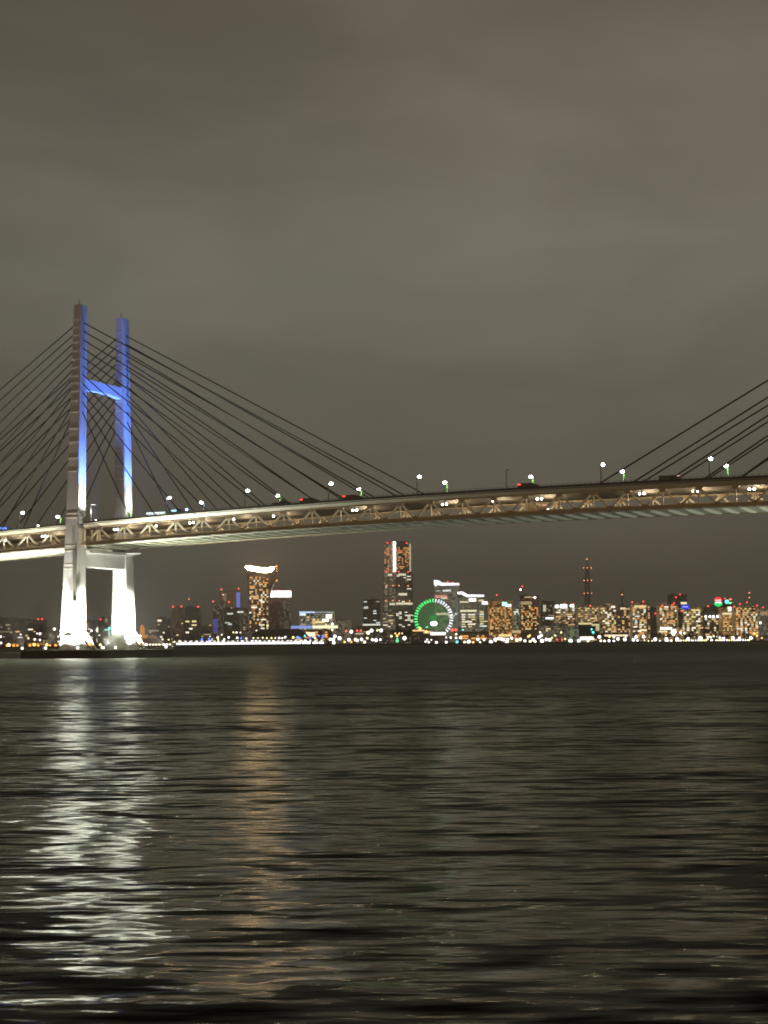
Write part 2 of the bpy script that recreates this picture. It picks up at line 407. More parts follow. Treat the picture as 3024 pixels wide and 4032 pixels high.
# street lamps on the upper deck
lamp_glow = glow('street_lamp_glow', (0.88, 1.0, 0.90), 30, sample=True)
pole_grey = mat('lamp_pole_grey', (0.5, 0.5, 0.48), 0.5); pole_green_lit = mat('lamp_pole_green_lit', (0.30, 0.75, 0.16), 0.5); pole_blue_lit = mat('lamp_pole_blue_lit', (0.28, 0.42, 0.62), 0.5)  # green and blue pole colours stand in for tinted lamp light
def pole_mesh(m, sgn, h=9.6):
    b = MB().cyl((0, 0, 0), (0, 0, h * .94), .38, 8, .30).cyl((0, 0, h * .94), (0, sgn * .7, h), .16, 6).cyl((0, sgn * .7, h), (0, sgn * 2.5, h + .1), .15, 6)
    return b.mesh('pole', m, True)
pm = {(c, s): pole_mesh(m, s) for c, m in (('grey', pole_grey), ('green', pole_green_lit), ('blue', pole_blue_lit)) for s in (1, -1)}
hm_on = MB().ball((0, 0, 0), .85, 12, 8, .72).mesh('lamp_head', lamp_glow, True)
hm_off = MB().box(-.35, .35, -1.0, .9, -.12, .14).mesh('lamp_head', mat('lamp_off', (0.5, 0.5, 0.4), .5))
LT = [-35.0, 8.9, 52.7, 96.1, 139.8, 183.5, 225.0, 266.7, 311.5]
for i, t in enumerate(LT):
    for near in (True, False):
        tt = t - 1.8; off = near and i in (1, 6)
        sgn = 1 if near else -1; w = 2.9 if near else WF - 2.9
        c = 'grey' if near else ('blue' if i == 2 else 'green')
        side = 'near side' if near else 'far side'
        lb = f'{"unlit" if off else "lit white"} street lamp on the {side} of the upper deck, {ORD[i]} from left'
        r_ = thing('street_lamp', lb, 'street lamp', bw(tt, w, zb(tt) + 10.46), -AL, 'street lamps on the bridge')
        link('pole', pm[(c, sgn)], r_); link('lamp_head', hm_off if off else hm_on, r_, (0, sgn * 2.55, 9.6 if off else 9.35))
# twin lamps under the upper deck
tl_glow = glow('twin_lamp_glow', (1.0, 0.97, 0.95), 30)
bracket_m = MB().box(-.1, .1, -.1, .1, -.1, 1.6).box(-.9, .9, -.12, .12, -.1, .08).mesh('bracket', dark_steel)
bulb_m = MB().ball((0, 0, 0), .42, 10, 6).mesh('bulb', tl_glow, True)
TL = [(23, 2119, 1), (173, 2106, 2), (457, 2079, 2), (615, 2066, 1), (754, 2051, 2), (920, 2040, 1), (1077, 2027, 1), (1397, 2002, 2), (1750, 1978, 2), (1942, 1967, 1), (2124, 1953, 2), (2527, 1932, 2), (2738, 1921, 2), (2960, 1912, 2)]
for i, (px, py, nb) in enumerate(TL):
    t, z = tw(px, py, 6.0); z = min(z, zb(t) + 7.4)
    r_ = thing('hanging_lamp', f'{"twin" if nb == 2 else "single"} white lamp hanging over the lower deck, {ORD[i]} from left', 'lamp', bw(t, 6.0, z), -AL, 'lamps over the lower deck')
    link('bracket', bracket_m, r_)
    for dx in ((-.95, .95) if nb == 2 else (0,)): link('bulb', bulb_m, r_, (dx, 0, -.35))
    if True:
        l = bpy.data.lights.new('lower_deck_light', 'POINT'); l.energy = 8 * K * (1 if nb == 2 else .7); l.color = (1.0, .80, .50); l.shadow_soft_size = .5
        o = bpy.data.objects.new('lower_deck_light', l); COL.objects.link(o); o.parent = r_; o.location = (0, 12.0, -2.8)

# ------------------------------------------------------------------ vehicles on the bridge
tyre = mat('tyre', (0.02, 0.02, 0.02), .9); glassd = mat('dark_glass', (0.02, 0.025, 0.03), .1)
head_g = glow('headlight_glow', (1, 1, 1), 35); tail_g = glow('taillight_glow', (1, .05, .03), 5)
busw = glow('bus_window_white', (.85, 1, .95), 1.6); busb = glow('bus_window_blue', (.12, .3, 1), 2.2); cyan_g = glow('cyan_marker', (.4, .9, 1), 2.5)
def wheels(o, xs, r, hw):
    for x in xs:
        for s in (-1, 1):
            MB().cyl((x, s * hw - .14, r), (x, s * hw + .14, r), r, 12).build('wheel', tyre, o)
def bodywork(o, prof, hw, m, name='body'):
    MB().xz(prof, -hw, hw).build(name, m, o)
def car(label, t, w, col, flip=False):
    o = thing('car', label, 'car', bw(t, w, zb(t) + 10.46), -AL + (math.pi if flip else 0))
    bodywork(o, [(-2.2, .35), (2.2, .35), (2.25, .8), (1.3, 1.0), (-2.2, 1.02)], .85, mat('paint_' + col[0], col[1], .3))
    bodywork(o, [(-2.0, 1.03), (1.2, 1.01), (.5, 1.5), (-1.6, 1.52)], .76, glassd, 'cabin')
    wheels(o, (-1.35, 1.35), .33, .78)
    for s in (-.6, .6):
        MB().ball((2.2, s, .75), .2, 8, 5).build('headlight', head_g, o); MB().box(-2.27, -2.2, s - .18, s + .18, .75, .95).build('tail_light', tail_g, o)
    return o
def truck(label, t, w, col, flip=False, light='tail', z=None, load=True):
    o = thing('truck', label, 'truck', bw(t, w, (zb(t) + 10.46) if z is None else z), -AL + (math.pi if flip else 0))
    m = mat('paint_' + col[0], col[1], .4)
    bodywork(o, [(2.4, .6), (4.4, .6), (4.45, 1.6), (4.1, 2.7), (2.4, 2.75)], 1.15, m, 'cab')
    MB().box(4.25, 4.42, -1.0, 1.0, 1.75, 2.35).build('windscreen', glassd, o)
    MB().box(-4.3, 2.3, -.5, .5, .6, .95).build('chassis', dark_steel, o)
    if load: MB().box(-4.4, 2.2, -1.2, 1.2, 1.0, 3.3).build('cargo_box', m, o)
    else:
        b = MB().box(-4.4, 2.2, -1.2, 1.2, 1.0, 1.25)
        for x in np.arange(-4.3, 2.2, .8): b.box(x, x + .12, -1.2, -1.1, 1.25, 2.6).box(x, x + .12, 1.1, 1.2, 1.25, 2.6)
        b.box(-4.0, -.6, -1.0, 1.0, 1.3, 2.4).box(-.3, 1.8, -.9, .9, 1.3, 3.0); b.build('flatbed', mat('dull_brown_load', (.06, .05, .04), .8), o)
    wheels(o, (-3.2, 3.2), .48, 1.0)
    if light == 'tail':
        for s in (-.85, .85): MB().box(-4.5, -4.35, s - .3, s + .3, 2.5, 3.0).build('tail_light', tail_g, o)
        MB().box(-4.2, -3.0, -1.27, -1.2, 2.6, 3.0).build('side_marker', tail_g, o)
    elif light == 'head':
        for s in (-.8, .8): MB().ball((4.45, s, 1.0), .26, 8, 5).build('headlight', head_g, o)
        MB().box(2.0, 3.6, -1.0, 1.0, 2.76, 3.1).build('roof_lamp', glow('roof_lamp_warm', (1, .55, .4), 1.2), o)
    elif light == 'blue':
        MB().ball((4.2, -.9, 2.9), .5, 8, 6).build('marker_light', glow('blue_white', (.35, .5, 1), 18), o)
        MB().box(-4.2, -1.5, -1.27, -1.2, 2.4, 3.0).build('side_marker', cyan_g, o)
    return o
def bus(label, t, w, wm, ln=12.0):
    o = thing('bus', label, 'bus', bw(t, w, zb(t) + 10.46), -AL)
    h = ln / 2
    bodywork(o, [(-h, .4), (h - .1, .4), (h, 1.4), (h - .4, 3.3), (-h + .15, 3.3), (-h, 3.0)], 1.2, mat('paint_busblue', (.12, .2, .45), .35))
    for k in range(7):
        x = -h + .7 + k * (ln - 1.4) / 7; MB().box(x, x + (ln - 1.4) / 7 - .2, -1.27, 1.27, 1.75, 2.85).build('window', wm, o)
    wheels(o, (-h + 2.4, h - 2.6), .5, 1.05)
    for s in (-.9, .9): MB().ball((h, s, .9), .22, 8, 5).build('headlight', head_g, o)
    return o
def tx(px, py, w=5.0): return tw(px, py, w)[0]
bus('long bus with blue lit windows at the left end of the deck', tx(4, 2070), 4.6, busb)
car('pale car ahead of the blue lit bus', tx(66, 2067), 3.6, ('pale', (.6, .65, .65)))
o = bus('coach with a white lit row of windows right of the tower', tx(622, 2015), 4.6, busw, 12.5)
truck('truck with a blue marker light ahead of the white coach', tx(712, 2005), 4.6, ('slate', (.18, .22, .35)), light='blue')
car('white car between the far leg and the coach', tx(556, 2020), 3.6, ('white', (.7, .7, .7)), True)
truck('dark flatbed truck with a lumpy load', tx(1110, 1968), 4.4, ('drab', (.09, .08, .06)), light=None, load=False)
truck('small truck with red tail lights, left of the deck centre', tx(1222, 1970), 4.4, ('rust', (.10, .05, .04)))
truck('truck with red tail lights beside the fifth lamp', tx(1390, 1957), 4.4, ('maroon', (.12, .03, .03)))
truck('dark truck with red tail lights near the unlit lamp on the right', tx(2082, 1911), 4.4, ('brown', (.07, .05, .04)))
car('white car in the middle of the span', tx(1930, 1919), 3.2, ('white', (.7, .7, .7)))
truck('truck with pinkish roof lamps among the right stays', tx(2640, 1868), 4.4, ('drab', (.09, .08, .06)), light='head')
car('red car at the right end of the deck', tx(2944, 1862), 3.2, ('red', (.4, .08, .05)))
t_ = tx(2122, 1990, 9.0)
truck('cream box truck driving on the lower deck', t_, 8.0, ('cream', (.7, .55, .3)), light='head', z=zb(t_) + 1.45)

# ------------------------------------------------------------------ pier, breakwater
def copy_tree(o, parent=None):
    c = o.copy(); COL.objects.link(c); c.parent = parent
    for ch in list(o.children): copy_tree(ch, c)
    return c
pier = thing('concrete_pier', 'low concrete pier under the lit bridge tower', 'pier', BO, -AL)
MB().xy([(-25, -9), (-23.5, -10.5), (23.5, -10.5), (25, -9), (25, 49), (23.5, 50.5), (-23.5, 50.5), (-25, 49)], -3, 3.55).build('base', concrete, pier)
MB().xy([(-25.5, -9.3), (-24, -11), (24, -11), (25.5, -9.3), (25.5, 49.3), (24, 51), (-24, 51), (-25.5, 49.3)], 3.57, 4.0).build('coping', mat('coping_concrete', (.28, .27, .22), .8, noise=.2), pier)
b = MB()
for t in np.arange(-24, 24.1, 4.0): b.cyl((t, -10.3, 4), (t, -10.3, 5.1), .06, 6)
for w in np.arange(-10, 50.1, 4.0): b.cyl((24.6, w, 4), (24.6, w, 5.1), .06, 6)
for z in (4.6, 5.1): b.beam((-24, -10.3, z), (24.6, -10.3, z), .07, .07).beam((24.6, -10.3, z), (24.6, 50, z), .07, .07)
b.build('railing', mat('galvanised', (.55, .58, .52), .5), pier)
for t, w in ((-23, 6), (24, 49)):
    MB().cyl((t, w, 4), (t, w, 9.2), .35, 8).build('post', tower_paint, pier)
p2 = copy_tree(pier); p2.location = BO + BD * TX; p2['label'] = 'concrete pier of the second bridge tower beyond the right edge'
b = MB(); b.xy([(-340, 700), (-205, 716), (-176, 738), (-176, 760), (-340, 760)], -3, 3.0).xy([(-340, 640), (-196, 655), (-190, 668), (-200, 676), (-340, 676)], -3, 1.6)
tag(b.build('breakwater', mat('breakwater_stone', (.10, .09, .07), .9, noise=.3)), 'dark low breakwater left of the bridge pier', 'breakwater')

# ------------------------------------------------------------------ water
def water():
    ths = [-70, -45, -30, -22] + list(np.linspace(-18, 18, 60)) + [22, 30, 45, 70]
    ys = list(np.geomspace(3, 4200, 160))
    vs = []; fs = []
    for y in ys:
        for a in ths: vs.append((y * math.tan(R(a)), y, 0.0))
    n = len(ths)
    for j in range(len(ys) - 1):
        for i in range(n - 1): fs.append((j * n + i, j * n + i + 1, j * n + n + i + 1, j * n + n + i))
    vs += [(-3000, -60, 0), (3000, -60, 0)]
    k = len(vs); fs.append((0, k - 2, k - 1, n - 1) + tuple(range(n - 2, 0, -1)))
    m = bpy.data.materials.new('harbour_water'); m.use_nodes = True
    nt = m.node_tree; N = nt.nodes.new; L = nt.links.new; b = nt.nodes['Principled BSDF']
    nt.nodes.remove(b); out = nt.nodes['Material Output']
    gl = N('ShaderNodeBsdfGlossy'); gl.inputs['Color'].default_value = (.96, 1, .92, 1); df = N('ShaderNodeBsdfDiffuse'); df.inputs['Color'].default_value = (.006, .008, .005, 1)
    fr = N('ShaderNodeFresnel'); fr.inputs['IOR'].default_value = 1.33; mxs = N('ShaderNodeMixShader')
    geo = N('ShaderNodeNewGeometry')
    def M(op, a, bb=None, c=None):
        q = N('ShaderNodeMath'); q.operation = op
        for i, e in enumerate((a, bb, c)):
            if e is None: continue
            if isinstance(e, (int, float)): q.inputs[i].default_value = e
            else: L(e, q.inputs[i])
        return q.outputs[0]
    def slopes(sx, sy, detail, rot, off, rough=.55, dist=0.0):
        mp = N('ShaderNodeMapping'); mp.inputs['Rotation'].default_value = (0, 0, R(rot)); mp.inputs['Scale'].default_value = (sx, sy, 1); mp.inputs['Location'].default_value = (off, off * .7, 0)
        L(geo.outputs['Position'], mp.inputs['Vector'])
        n_ = N('ShaderNodeTexNoise'); n_.inputs['Scale'].default_value = 1; n_.inputs['Detail'].default_value = detail; n_.inputs['Roughness'].default_value = rough; n_.inputs['Distortion'].default_value = dist
        L(mp.outputs[0], n_.inputs['Vector']); s_ = N('ShaderNodeSeparateColor'); L(n_.outputs['Color'], s_.inputs[0])
        return s_.outputs[0], s_.outputs[1]
    layers = [(slopes(.42, 1.9, 3, 4, 3.1, .5, .3), .98, 1.45), (slopes(.16, .62, 2, -8, 17.0, .5, .2), .70, .8), (slopes(.035, .13, 2, 10, 41.0), .50, .25)]
    gx = gy = 0.0
    for (a, c), ay, ax in layers:
        gy = M('ADD', gy, M('MULTIPLY', M('SUBTRACT', c, .5), ay)); gx = M('ADD', gx, M('MULTIPLY', M('SUBTRACT', a, .5), ax))
    sp = N('ShaderNodeSeparateXYZ'); L(geo.outputs['Position'], sp.inputs[0])
    rb = N('ShaderNodeMapRange'); rb.inputs['From Min'].default_value = 32; rb.inputs['From Max'].default_value = 200; rb.inputs['To Min'].default_value = .045; rb.inputs['To Max'].default_value = -.08; L(sp.outputs['Y'], rb.inputs['Value'])
    gy = M('ADD', gy, rb.outputs[0])
    mr = N('ShaderNodeMapRange'); mr.inputs['From Min'].default_value = 60; mr.inputs['From Max'].default_value = 700; mr.inputs['To Min'].default_value = 1.0; mr.inputs['To Max'].default_value = .6
    L(sp.outputs['Y'], mr.inputs['Value'])
    r1 = N('ShaderNodeMapRange'); r1.inputs['From Min'].default_value = 30; r1.inputs['From Max'].default_value = 600; r1.inputs['To Min'].default_value = .13; r1.inputs['To Max'].default_value = .34; L(sp.outputs['Y'], r1.inputs['Value'])
    r2 = N('ShaderNodeMapRange'); r2.inputs['From Min'].default_value = 740; r2.inputs['From Max'].default_value = 1000; r2.inputs['To Min'].default_value = 0; r2.inputs['To Max'].default_value = .3; L(sp.outputs['Y'], r2.inputs['Value'])
    L(M('ADD', r1.outputs[0], r2.outputs[0]), gl.inputs['Roughness'])
    gx = M('MULTIPLY', gx, mr.outputs[0]); gy = M('MULTIPLY', gy, mr.outputs[0])
    cb = N('ShaderNodeCombineXYZ'); L(gx, cb.inputs[0]); L(gy, cb.inputs[1]); cb.inputs[2].default_value = 1
    vn = N('ShaderNodeVectorMath'); vn.operation = 'NORMALIZE'; L(cb.outputs[0], vn.inputs[0]); L(vn.outputs[0], gl.inputs['Normal']); L(vn.outputs[0], fr.inputs['Normal'])
    L(M('MULTIPLY', fr.outputs[0], .38), mxs.inputs[0]); L(df.outputs[0], mxs.inputs[1]); L(gl.outputs[0], mxs.inputs[2]); L(mxs.outputs[0], out.inputs['Surface'])
    o = MB().add(vs, fs).build('water', m); o['kind'] = 'structure'
water()

# ------------------------------------------------------------------ land
SHORE = [(-2600, 2520), (-325, 2480), (-150, 2440), (0, 2395), (260, 2500), (650, 2740), (1200, 2880), (2600, 3000)]
def shore_y(x):
    return float(np.interp(x, [p[0] for p in SHORE], [p[1] for p in SHORE]))
b = MB(); n = len(SHORE)
vs = [(x, y, 2.4) for x, y in SHORE] + [(x * 4, 14000, 2.4) for x, y in SHORE] + [(x, y, -2) for x, y in SHORE]
fs = [(i, i + 1, n + i + 1, n + i) for i in range(n - 1)] + [(2 * n + i, 2 * n + i + 1, i + 1, i) for i in range(n - 1)]
o = b.add(vs, fs).build('ground', mat('quay_ground', (.05, .05, .045), .9, noise=.3, nscale=.02)); o['kind'] = 'structure'

# ------------------------------------------------------------------ city
GZ = 2.4
WC = {'warm': ((1, .62, .26), 1.0), 'amber': ((1, .42, .10), 1.1), 'white': ((1, .90, .70), 1.5), 'cool': ((.85, 1, .95), 1.2), 'yellow': ((1, .85, .35), 1.1), 'dim': ((1, .75, .45), .45), 'red': ((1, .25, .12), 1.3)}
WM = {k: MB().box(-.5, .5, -.25, .25, -.5, .5).mesh('lit_window', glow('window_' + k, c, s * 1.25)) for k, (c, s) in WC.items()}
red_glow = glow('warning_red', (1, .07, .05), 5); red_amber = glow('warning_amber', (1, .33, .10), 3.5)
RL = {'r': MB().ball((0, 0, 0), 1.9, 8, 6).mesh('warning_light', red_glow), 'a': MB().ball((0, 0, 0), 1.7, 8, 6).mesh('warning_light', red_amber),
      'w': MB().ball((0, 0, 0), 2.2, 8, 6).mesh('roof_light', glow('roof_white', (1, .95, .9), 14))}
FAC = {
 'dark': facade('facade_dark', (.10, .095, .085), (.03, .03, .035), (1, .8, .5), .10, .35),
 'grey': facade('facade_grey', (.26, .25, .22), (.05, .05, .05), (1, .85, .6), .20, .55),
 'pale': facade('facade_pale', (.42, .40, .34), (.08, .08, .08), (1, .9, .65), .28, .8),
 'brown': facade('facade_brown', (.20, .13, .10), (.05, .04, .035), (1, .6, .35), .16, .5),
 'flats': facade('facade_flats', (.24, .21, .17), (.05, .045, .04), (1, .68, .32), .62, .6, cw=3.0, fh=3.4, band=.6),
 'amberflats': facade('facade_amber', (.24, .18, .12), (.05, .04, .03), (1, .50, .15), .75, .7, cw=3.0, fh=3.4, band=.6),
 'office': facade('facade_office', (.30, .30, .26), (.05, .06, .05), (1, .92, .65), .40, .7, cw=2.6, fh=4.1, band=.5, mw=.9),
 'green': facade('facade_green', (.32, .34, .28), (.07, .08, .07), (.8, 1, .7), .35, .7),
}
roof_m = mat('roof_grey', (.08, .08, .075), .9); stripe_m = {}
class Bld:
    def __init__(s, name, label, cat, x0, x1, ytop, Y, depth=30, fac='grey', group=None, body=True, plant=True, rz=0.0):
        s.Y = Y; xm = (x0 + x1) / 2
        s.k = Y / F_PX
        p = at(xm, 2480, Y); s.cx = p.x
        s.root = thing(name, label, cat, (p.x, Y, GZ), 0, group)
        s.a = s.X(x0); s.b = s.X(x1); s.h = s.Z(xm, ytop); s.fac = fac; s.dep = depth
        if body:
            MB().box(s.a, s.b, 0, depth, 0, s.h).build('facade', FAC[fac], s.root)
            g = .6
            MB().box(s.a - .2, s.b + .2, -.2, depth + .2, s.h + .02, s.h + 1.2).build('roof', roof_m, s.root)
            if plant:
                f0 = rng.uniform(.1, .5); f1 = f0 + rng.uniform(.2, .4); L_ = s.b - s.a
                MB().box(s.a + L_ * f0, s.a + L_ * f1, depth * .2, depth * .7, s.h + 1.22, s.h + rng.uniform(3.0, 5.0)).build('plant_room', FAC[fac], s.root)
    def X(s, px): return at(px, 2480, s.Y).x - s.cx
    def Z(s, px, py): return at(px, py, s.Y).z - GZ
    def win(s, pal, p, cw=5.0, fh=4.0, ww=3.6, wh=2.2, x0=None, x1=None, y0=None, y1=None, cap=98, seed=0, runs=0.25, d=-.1):
        r_ = random.Random(int(abs(s.cx) * 10) + seed)
        a = s.a if x0 is None else s.X(x0); b_ = s.b if x1 is None else s.X(x1)
        zt = s.h if y0 is None else s.Z(x0 or CXP, y0); zl = 6.0 if y1 is None else s.Z(x0 or CXP, y1)
        nc = max(1, int((b_ - a - 1.0) / cw)); nf = max(1, int((zt - zl - 1) / fh)); ox = a + ((b_ - a) - nc * cw) / 2
        cells = []
        for f in range(nf):
            i = 0
            while i < nc:
                if r_.random() < min(.95, p * 1.25):
                    ln = 1
                    while r_.random() < runs and i + ln < nc: ln += 1
                    cells.append((i, ln, f)); i += ln
                i += 1
        r_.shuffle(cells)
        cells = cells[:max(0, cap - getattr(s, 'nw', 0))]
        s.nw = getattr(s, 'nw', 0) + len(cells)
        for i, ln, f in cells:
            w = cw * (ln - 1) + ww * r_.uniform(.85, 1.35)
            link('lit_window', WM[r_.choice(pal)], s.root, (ox + cw * (i + ln / 2), d, zl + fh * (f + .5)), 0, (w, 1, wh * r_.uniform(.85, 1.35)))
        return s
    def bar(s, x0, x1, y0, y1, col, es, name='lit_strip', d0=-1.0, d1=.6):
        MB().box(s.X(x0), s.X(x1), d0, d1, s.Z(x0, max(y0, y1)), s.Z(x0, min(y0, y1))).build(name, glow('strip_%02d%02d%02d_%03d' % (int(col[0] * 99), int(col[1] * 99), int(col[2] * 99), int(es * 10)), col, es), s.root)
        return s
    def red(s, *pts, kind='r'):
        for x, y in pts:
            link('roof_light' if kind == 'w' else 'warning_light', RL[kind], s.root, (s.X(x), -1.0, s.Z(x, y) + (0)), 0, (s.k / .69,) * 3)
            ph = s.Z(x, y)
            if ph > s.h + 1: MB().cyl((s.X(x), 2.0, s.h), (s.X(x), -.8, ph), .35, 5).build('mast', dark_steel, s.root)
        return s
    def poly(s, pts, y0, y1, m, name):
        q = [(s.X(x), s.Z(x, y)) for x, y in pts]
        if sum((q[i][0] * q[(i + 1) % len(q)][1] - q[(i + 1) % len(q)][0] * q[i][1]) for i in range(len(q))) < 0: q = q[::-1]
        MB().xz(q, y0, y1).build(name, m, s.root); return s

# --- behind and left of the tower
Bld('warehouse', 'dark low block at the far left edge of the skyline', 'building', -60, 52, 2434, 3000, 40, 'dark').win(['dim'], .10, y1=2500).bar(-20, 50, 2486, 2490, (1, .8, .5), .25)
Bld('warehouse', 'dark wide block with a red roof lamp left of the tower', 'building', 54, 166, 2443, 2900, 40, 'dark').win(['warm', 'white'], .06).red((150, 2438), (166, 2438))
Bld('warehouse', 'hazy low block just left of the tower foot', 'building', 168, 262, 2487, 2800, 30, 'grey').win(['dim', 'white'], .10)
Bld('apartment_block', 'dark block between the tower legs with an orange lit corner', 'building', 330, 372, 2444, 2900, 24, 'dark').win(['warm', 'amber'], .9, 4, 4, 3, 2, x0=336, x1=353, y0=2450, y1=2470).win(['white'], .05)
Bld('apartment_block', 'dark block in the middle of the tower opening', 'building', 374, 398, 2446, 2950, 24, 'dark', plant=False).win(['white'], .12).bar(376, 386, 2470, 2490, (1, .95, .8), 2.2, 'lit_window')
Bld('office_tower', 'dark brown block with red roof lamps seen through the tower legs', 'building', 400, 446, 2432, 3000, 30, 'brown').red((396, 2439), (396, 2458)).win(['dim'], .08).bar(412, 432, 2478, 2482, (.3, 1, .8), 2.0, 'lit_sign')
# --- orange lit customs house with a domed turret
s = Bld('turreted_hall', 'amber floodlit hall with a small domed turret', 'building', 545, 612, 2498, 2700, 20, 'brown', body=False)
am = glow('amber_floodlit_glow', (1, .36, .03), .62); am2 = glow('amber_floodlit_glow_dim', (1, .40, .10), .22)  # floodlight on the stone put in as glow, a bright and a dim copy
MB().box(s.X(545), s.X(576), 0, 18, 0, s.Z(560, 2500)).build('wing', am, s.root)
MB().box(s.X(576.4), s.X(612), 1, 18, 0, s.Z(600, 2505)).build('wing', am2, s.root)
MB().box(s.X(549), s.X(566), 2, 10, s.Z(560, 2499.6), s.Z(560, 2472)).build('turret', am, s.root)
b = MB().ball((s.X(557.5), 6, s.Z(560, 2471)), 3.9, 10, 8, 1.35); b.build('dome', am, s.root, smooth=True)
s.red((553, 2504), kind='w')
Bld('apartment_block', 'dark stepped block with a warm roof lamp right of the tower', 'building', 617, 672, 2438, 2950, 26, 'dark').win(['dim', 'white'], .14).bar(620, 636, 2440, 2448, (1, .8, .55), 1.6).bar(585, 625, 2480, 2487, (1, .85, .65), .35)
Bld('office_tower', 'reddish brown tower with two red roof lamps', 'tower block', 672, 725, 2396, 3100, 30, 'brown').red((681, 2389), (714, 2388)).win(['yellow'], .03, cap=4)
Bld('office_tower', 'dark tower with pale lit floors under a short mast', 'tower block', 726, 788, 2393, 3050, 30, 'dark').red((780, 2389)).red((744, 2359), kind='a').win(['white', 'yellow'], .42, 7, 7.5, 7.5, 3.0, x0=726, x1=776, y0=2428, y1=2512, runs=.5)
Bld('low_block', 'low dim block beside the dark tower with lit floors', 'building', 790, 834, 2472, 2950, 24, 'dark').win(['cool', 'dim'], .2)
Bld('office_tower', 'brown tower with a blue lit edge behind the grey blocks', 'tower block', 862, 936, 2328, 3500, 30, 'brown').red((871, 2321), (940, 2318)).bar(931, 945, 2332, 2392, (.22, .30, 1), .75).bar(882, 889, 2338, 2368, (1, .8, .55), .22).win(['white'], .03, cap=5)
Bld('office_tower', 'grey tower with a blue glow down its left edge', 'tower block', 838, 880, 2376, 3200, 26, 'grey').red((839, 2368), (902, 2370)).bar(839, 858, 2437, 2491, (.20, .24, .85), .36)
Bld('office_tower', 'dark block with four short lit windows beside the blue edged tower', 'tower block', 881, 944, 2396, 3150, 26, 'dark').bar(894, 918, 2414, 2419, (.9, 1, .9), 1.2, 'lit_window').bar(934, 958, 2407, 2413, (1, 1, .9), 1.2, 'lit_window').bar(886, 905, 2450, 2454, (.9, 1, .9), .9, 'lit_window').bar(898, 913, 2455, 2461, (.9, 1, .95), 1.0, 'lit_window')
Bld('office_tower', 'plain grey brown slab left of the sail shaped hotel', 'tower block', 946, 978, 2398, 3250, 26, 'grey').win(['dim'], .04)
# --- sail shaped hotel
s = Bld('sail_shaped_hotel', 'tall sail shaped hotel with a bright white curved crown', 'hotel', 973, 1062, 2255, 3300, 26, 'brown', body=False)
s.poly([(983, 2486), (981, 2400), (976, 2330), (972, 2256), (1000, 2262), (1040, 2264), (1078, 2258), (1086, 2250), (1083, 2280), (1072, 2310), (1064, 2335), (1060, 2360), (1061, 2486)], 0, 24, FAC['brown'], 'facade')
s.poly([(966, 2233), (972, 2228), (985, 2227), (1005, 2233), (1030, 2236), (1055, 2237), (1078, 2232), (1080, 2238), (1068, 2250), (1050, 2254), (1025, 2253), (1000, 2248), (975, 2243)], -1.5, 6, glow('hotel_crown', (1, .64, .33), 75, True), 'crown')
MB().cyl((s.X(1090), 3, s.Z(1090, 2290)), (s.X(1090), 3, s.Z(1090, 2222)), .9, 6, .5).build('mast', mat('mast_buff', (.5, .4, .25), .6), s.root)
s.h = s.Z(1020, 2258)
for q in ((1088, 2230), (1090, 2286)): link('warning_light', RL['a'], s.root, (s.X(q[0]), -1, s.Z(*q)))
s.win(['warm', 'amber', 'white', 'dim', 'warm'], .30, 4.2, 3.9, 3.4, 2.6, x0=979, x1=1060, y0=2268, y1=2478, runs=.3, cap=98)
s = Bld('office_tower', 'tower with a broad white lit crown beside the sail shaped hotel', 'tower block', 1062, 1106, 2354, 3400, 28, 'brown', plant=False)
MB().box(s.X(1106.5), s.X(1146), -1, 27, 0, s.h).build('wing', FAC['grey'], s.root)
s.bar(1060, 1146, 2327, 2351, (1, .95, .88), 5, 'crown', -2, 8).red((1062, 2326), (1098, 2325), (1143, 2327)).win(['white'], .02, x0=1108, x1=1140, cap=3)
# --- low lit halls
s = Bld('shopping_mall', 'wide low mall with a blue lit roof edge and cream awning', 'mall', 1180, 1316, 2412, 3000, 40, 'office')
s.bar(1178, 1240, 2408, 2414, (.5, .7, 1), 1.6).bar(1180, 1202, 2416, 2423, (.7, .88, 1), 2.2).bar(1242, 1316, 2409, 2413, (.8, .85, 1), .6).bar(1147, 1230, 2465, 2475, (.3, .42, 1), 1.2, 'awning', -8, .5).bar(1232, 1330, 2464, 2474, (1, .85, .5), 2.2, 'awning', -8, .5)
s.win(['warm', 'amber', 'yellow'], .5, 5, 5, 3, 4, x0=1225, x1=1260, y0=2425, y1=2456).bar(1284, 1306, 2420, 2434, (1, .97, .85), 4, 'lit_sign').bar(1270, 1294, 2438, 2447, (1, .97, .85), 3.5, 'lit_sign').red((1308, 2457), kind='w')
s.win(['dim', 'yellow'], .35, 6, 5, 4, 3, seed=5, cap=60)
Bld('shop_row', 'orange lit shops under the wide low mall', 'shops', 1160, 1306, 2481, 2750, 14, 'brown', plant=False).win(['amber', 'warm', 'warm'], .5, 6, 4.4, 5, 2.6).bar(1202, 1240, 2490, 2506, (1, .72, .45), 2.6, 'shopfront')
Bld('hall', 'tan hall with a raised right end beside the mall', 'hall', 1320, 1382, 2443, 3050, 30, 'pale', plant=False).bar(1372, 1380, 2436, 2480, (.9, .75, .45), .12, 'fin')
s = Bld('ferry_terminal_roof', 'dark humped roof of the terminal behind the bright quay', 'terminal', 992, 1200, 2484, 2560, 30, 'dark', body=False)
s.poly([(990, 2510), (994, 2490), (1030, 2482), (1060, 2478), (1130, 2477), (1165, 2481), (1200, 2490), (1215, 2508)], 0, 30, mat('dark_timber', (.07, .06, .045), .9, noise=.2), 'roof')
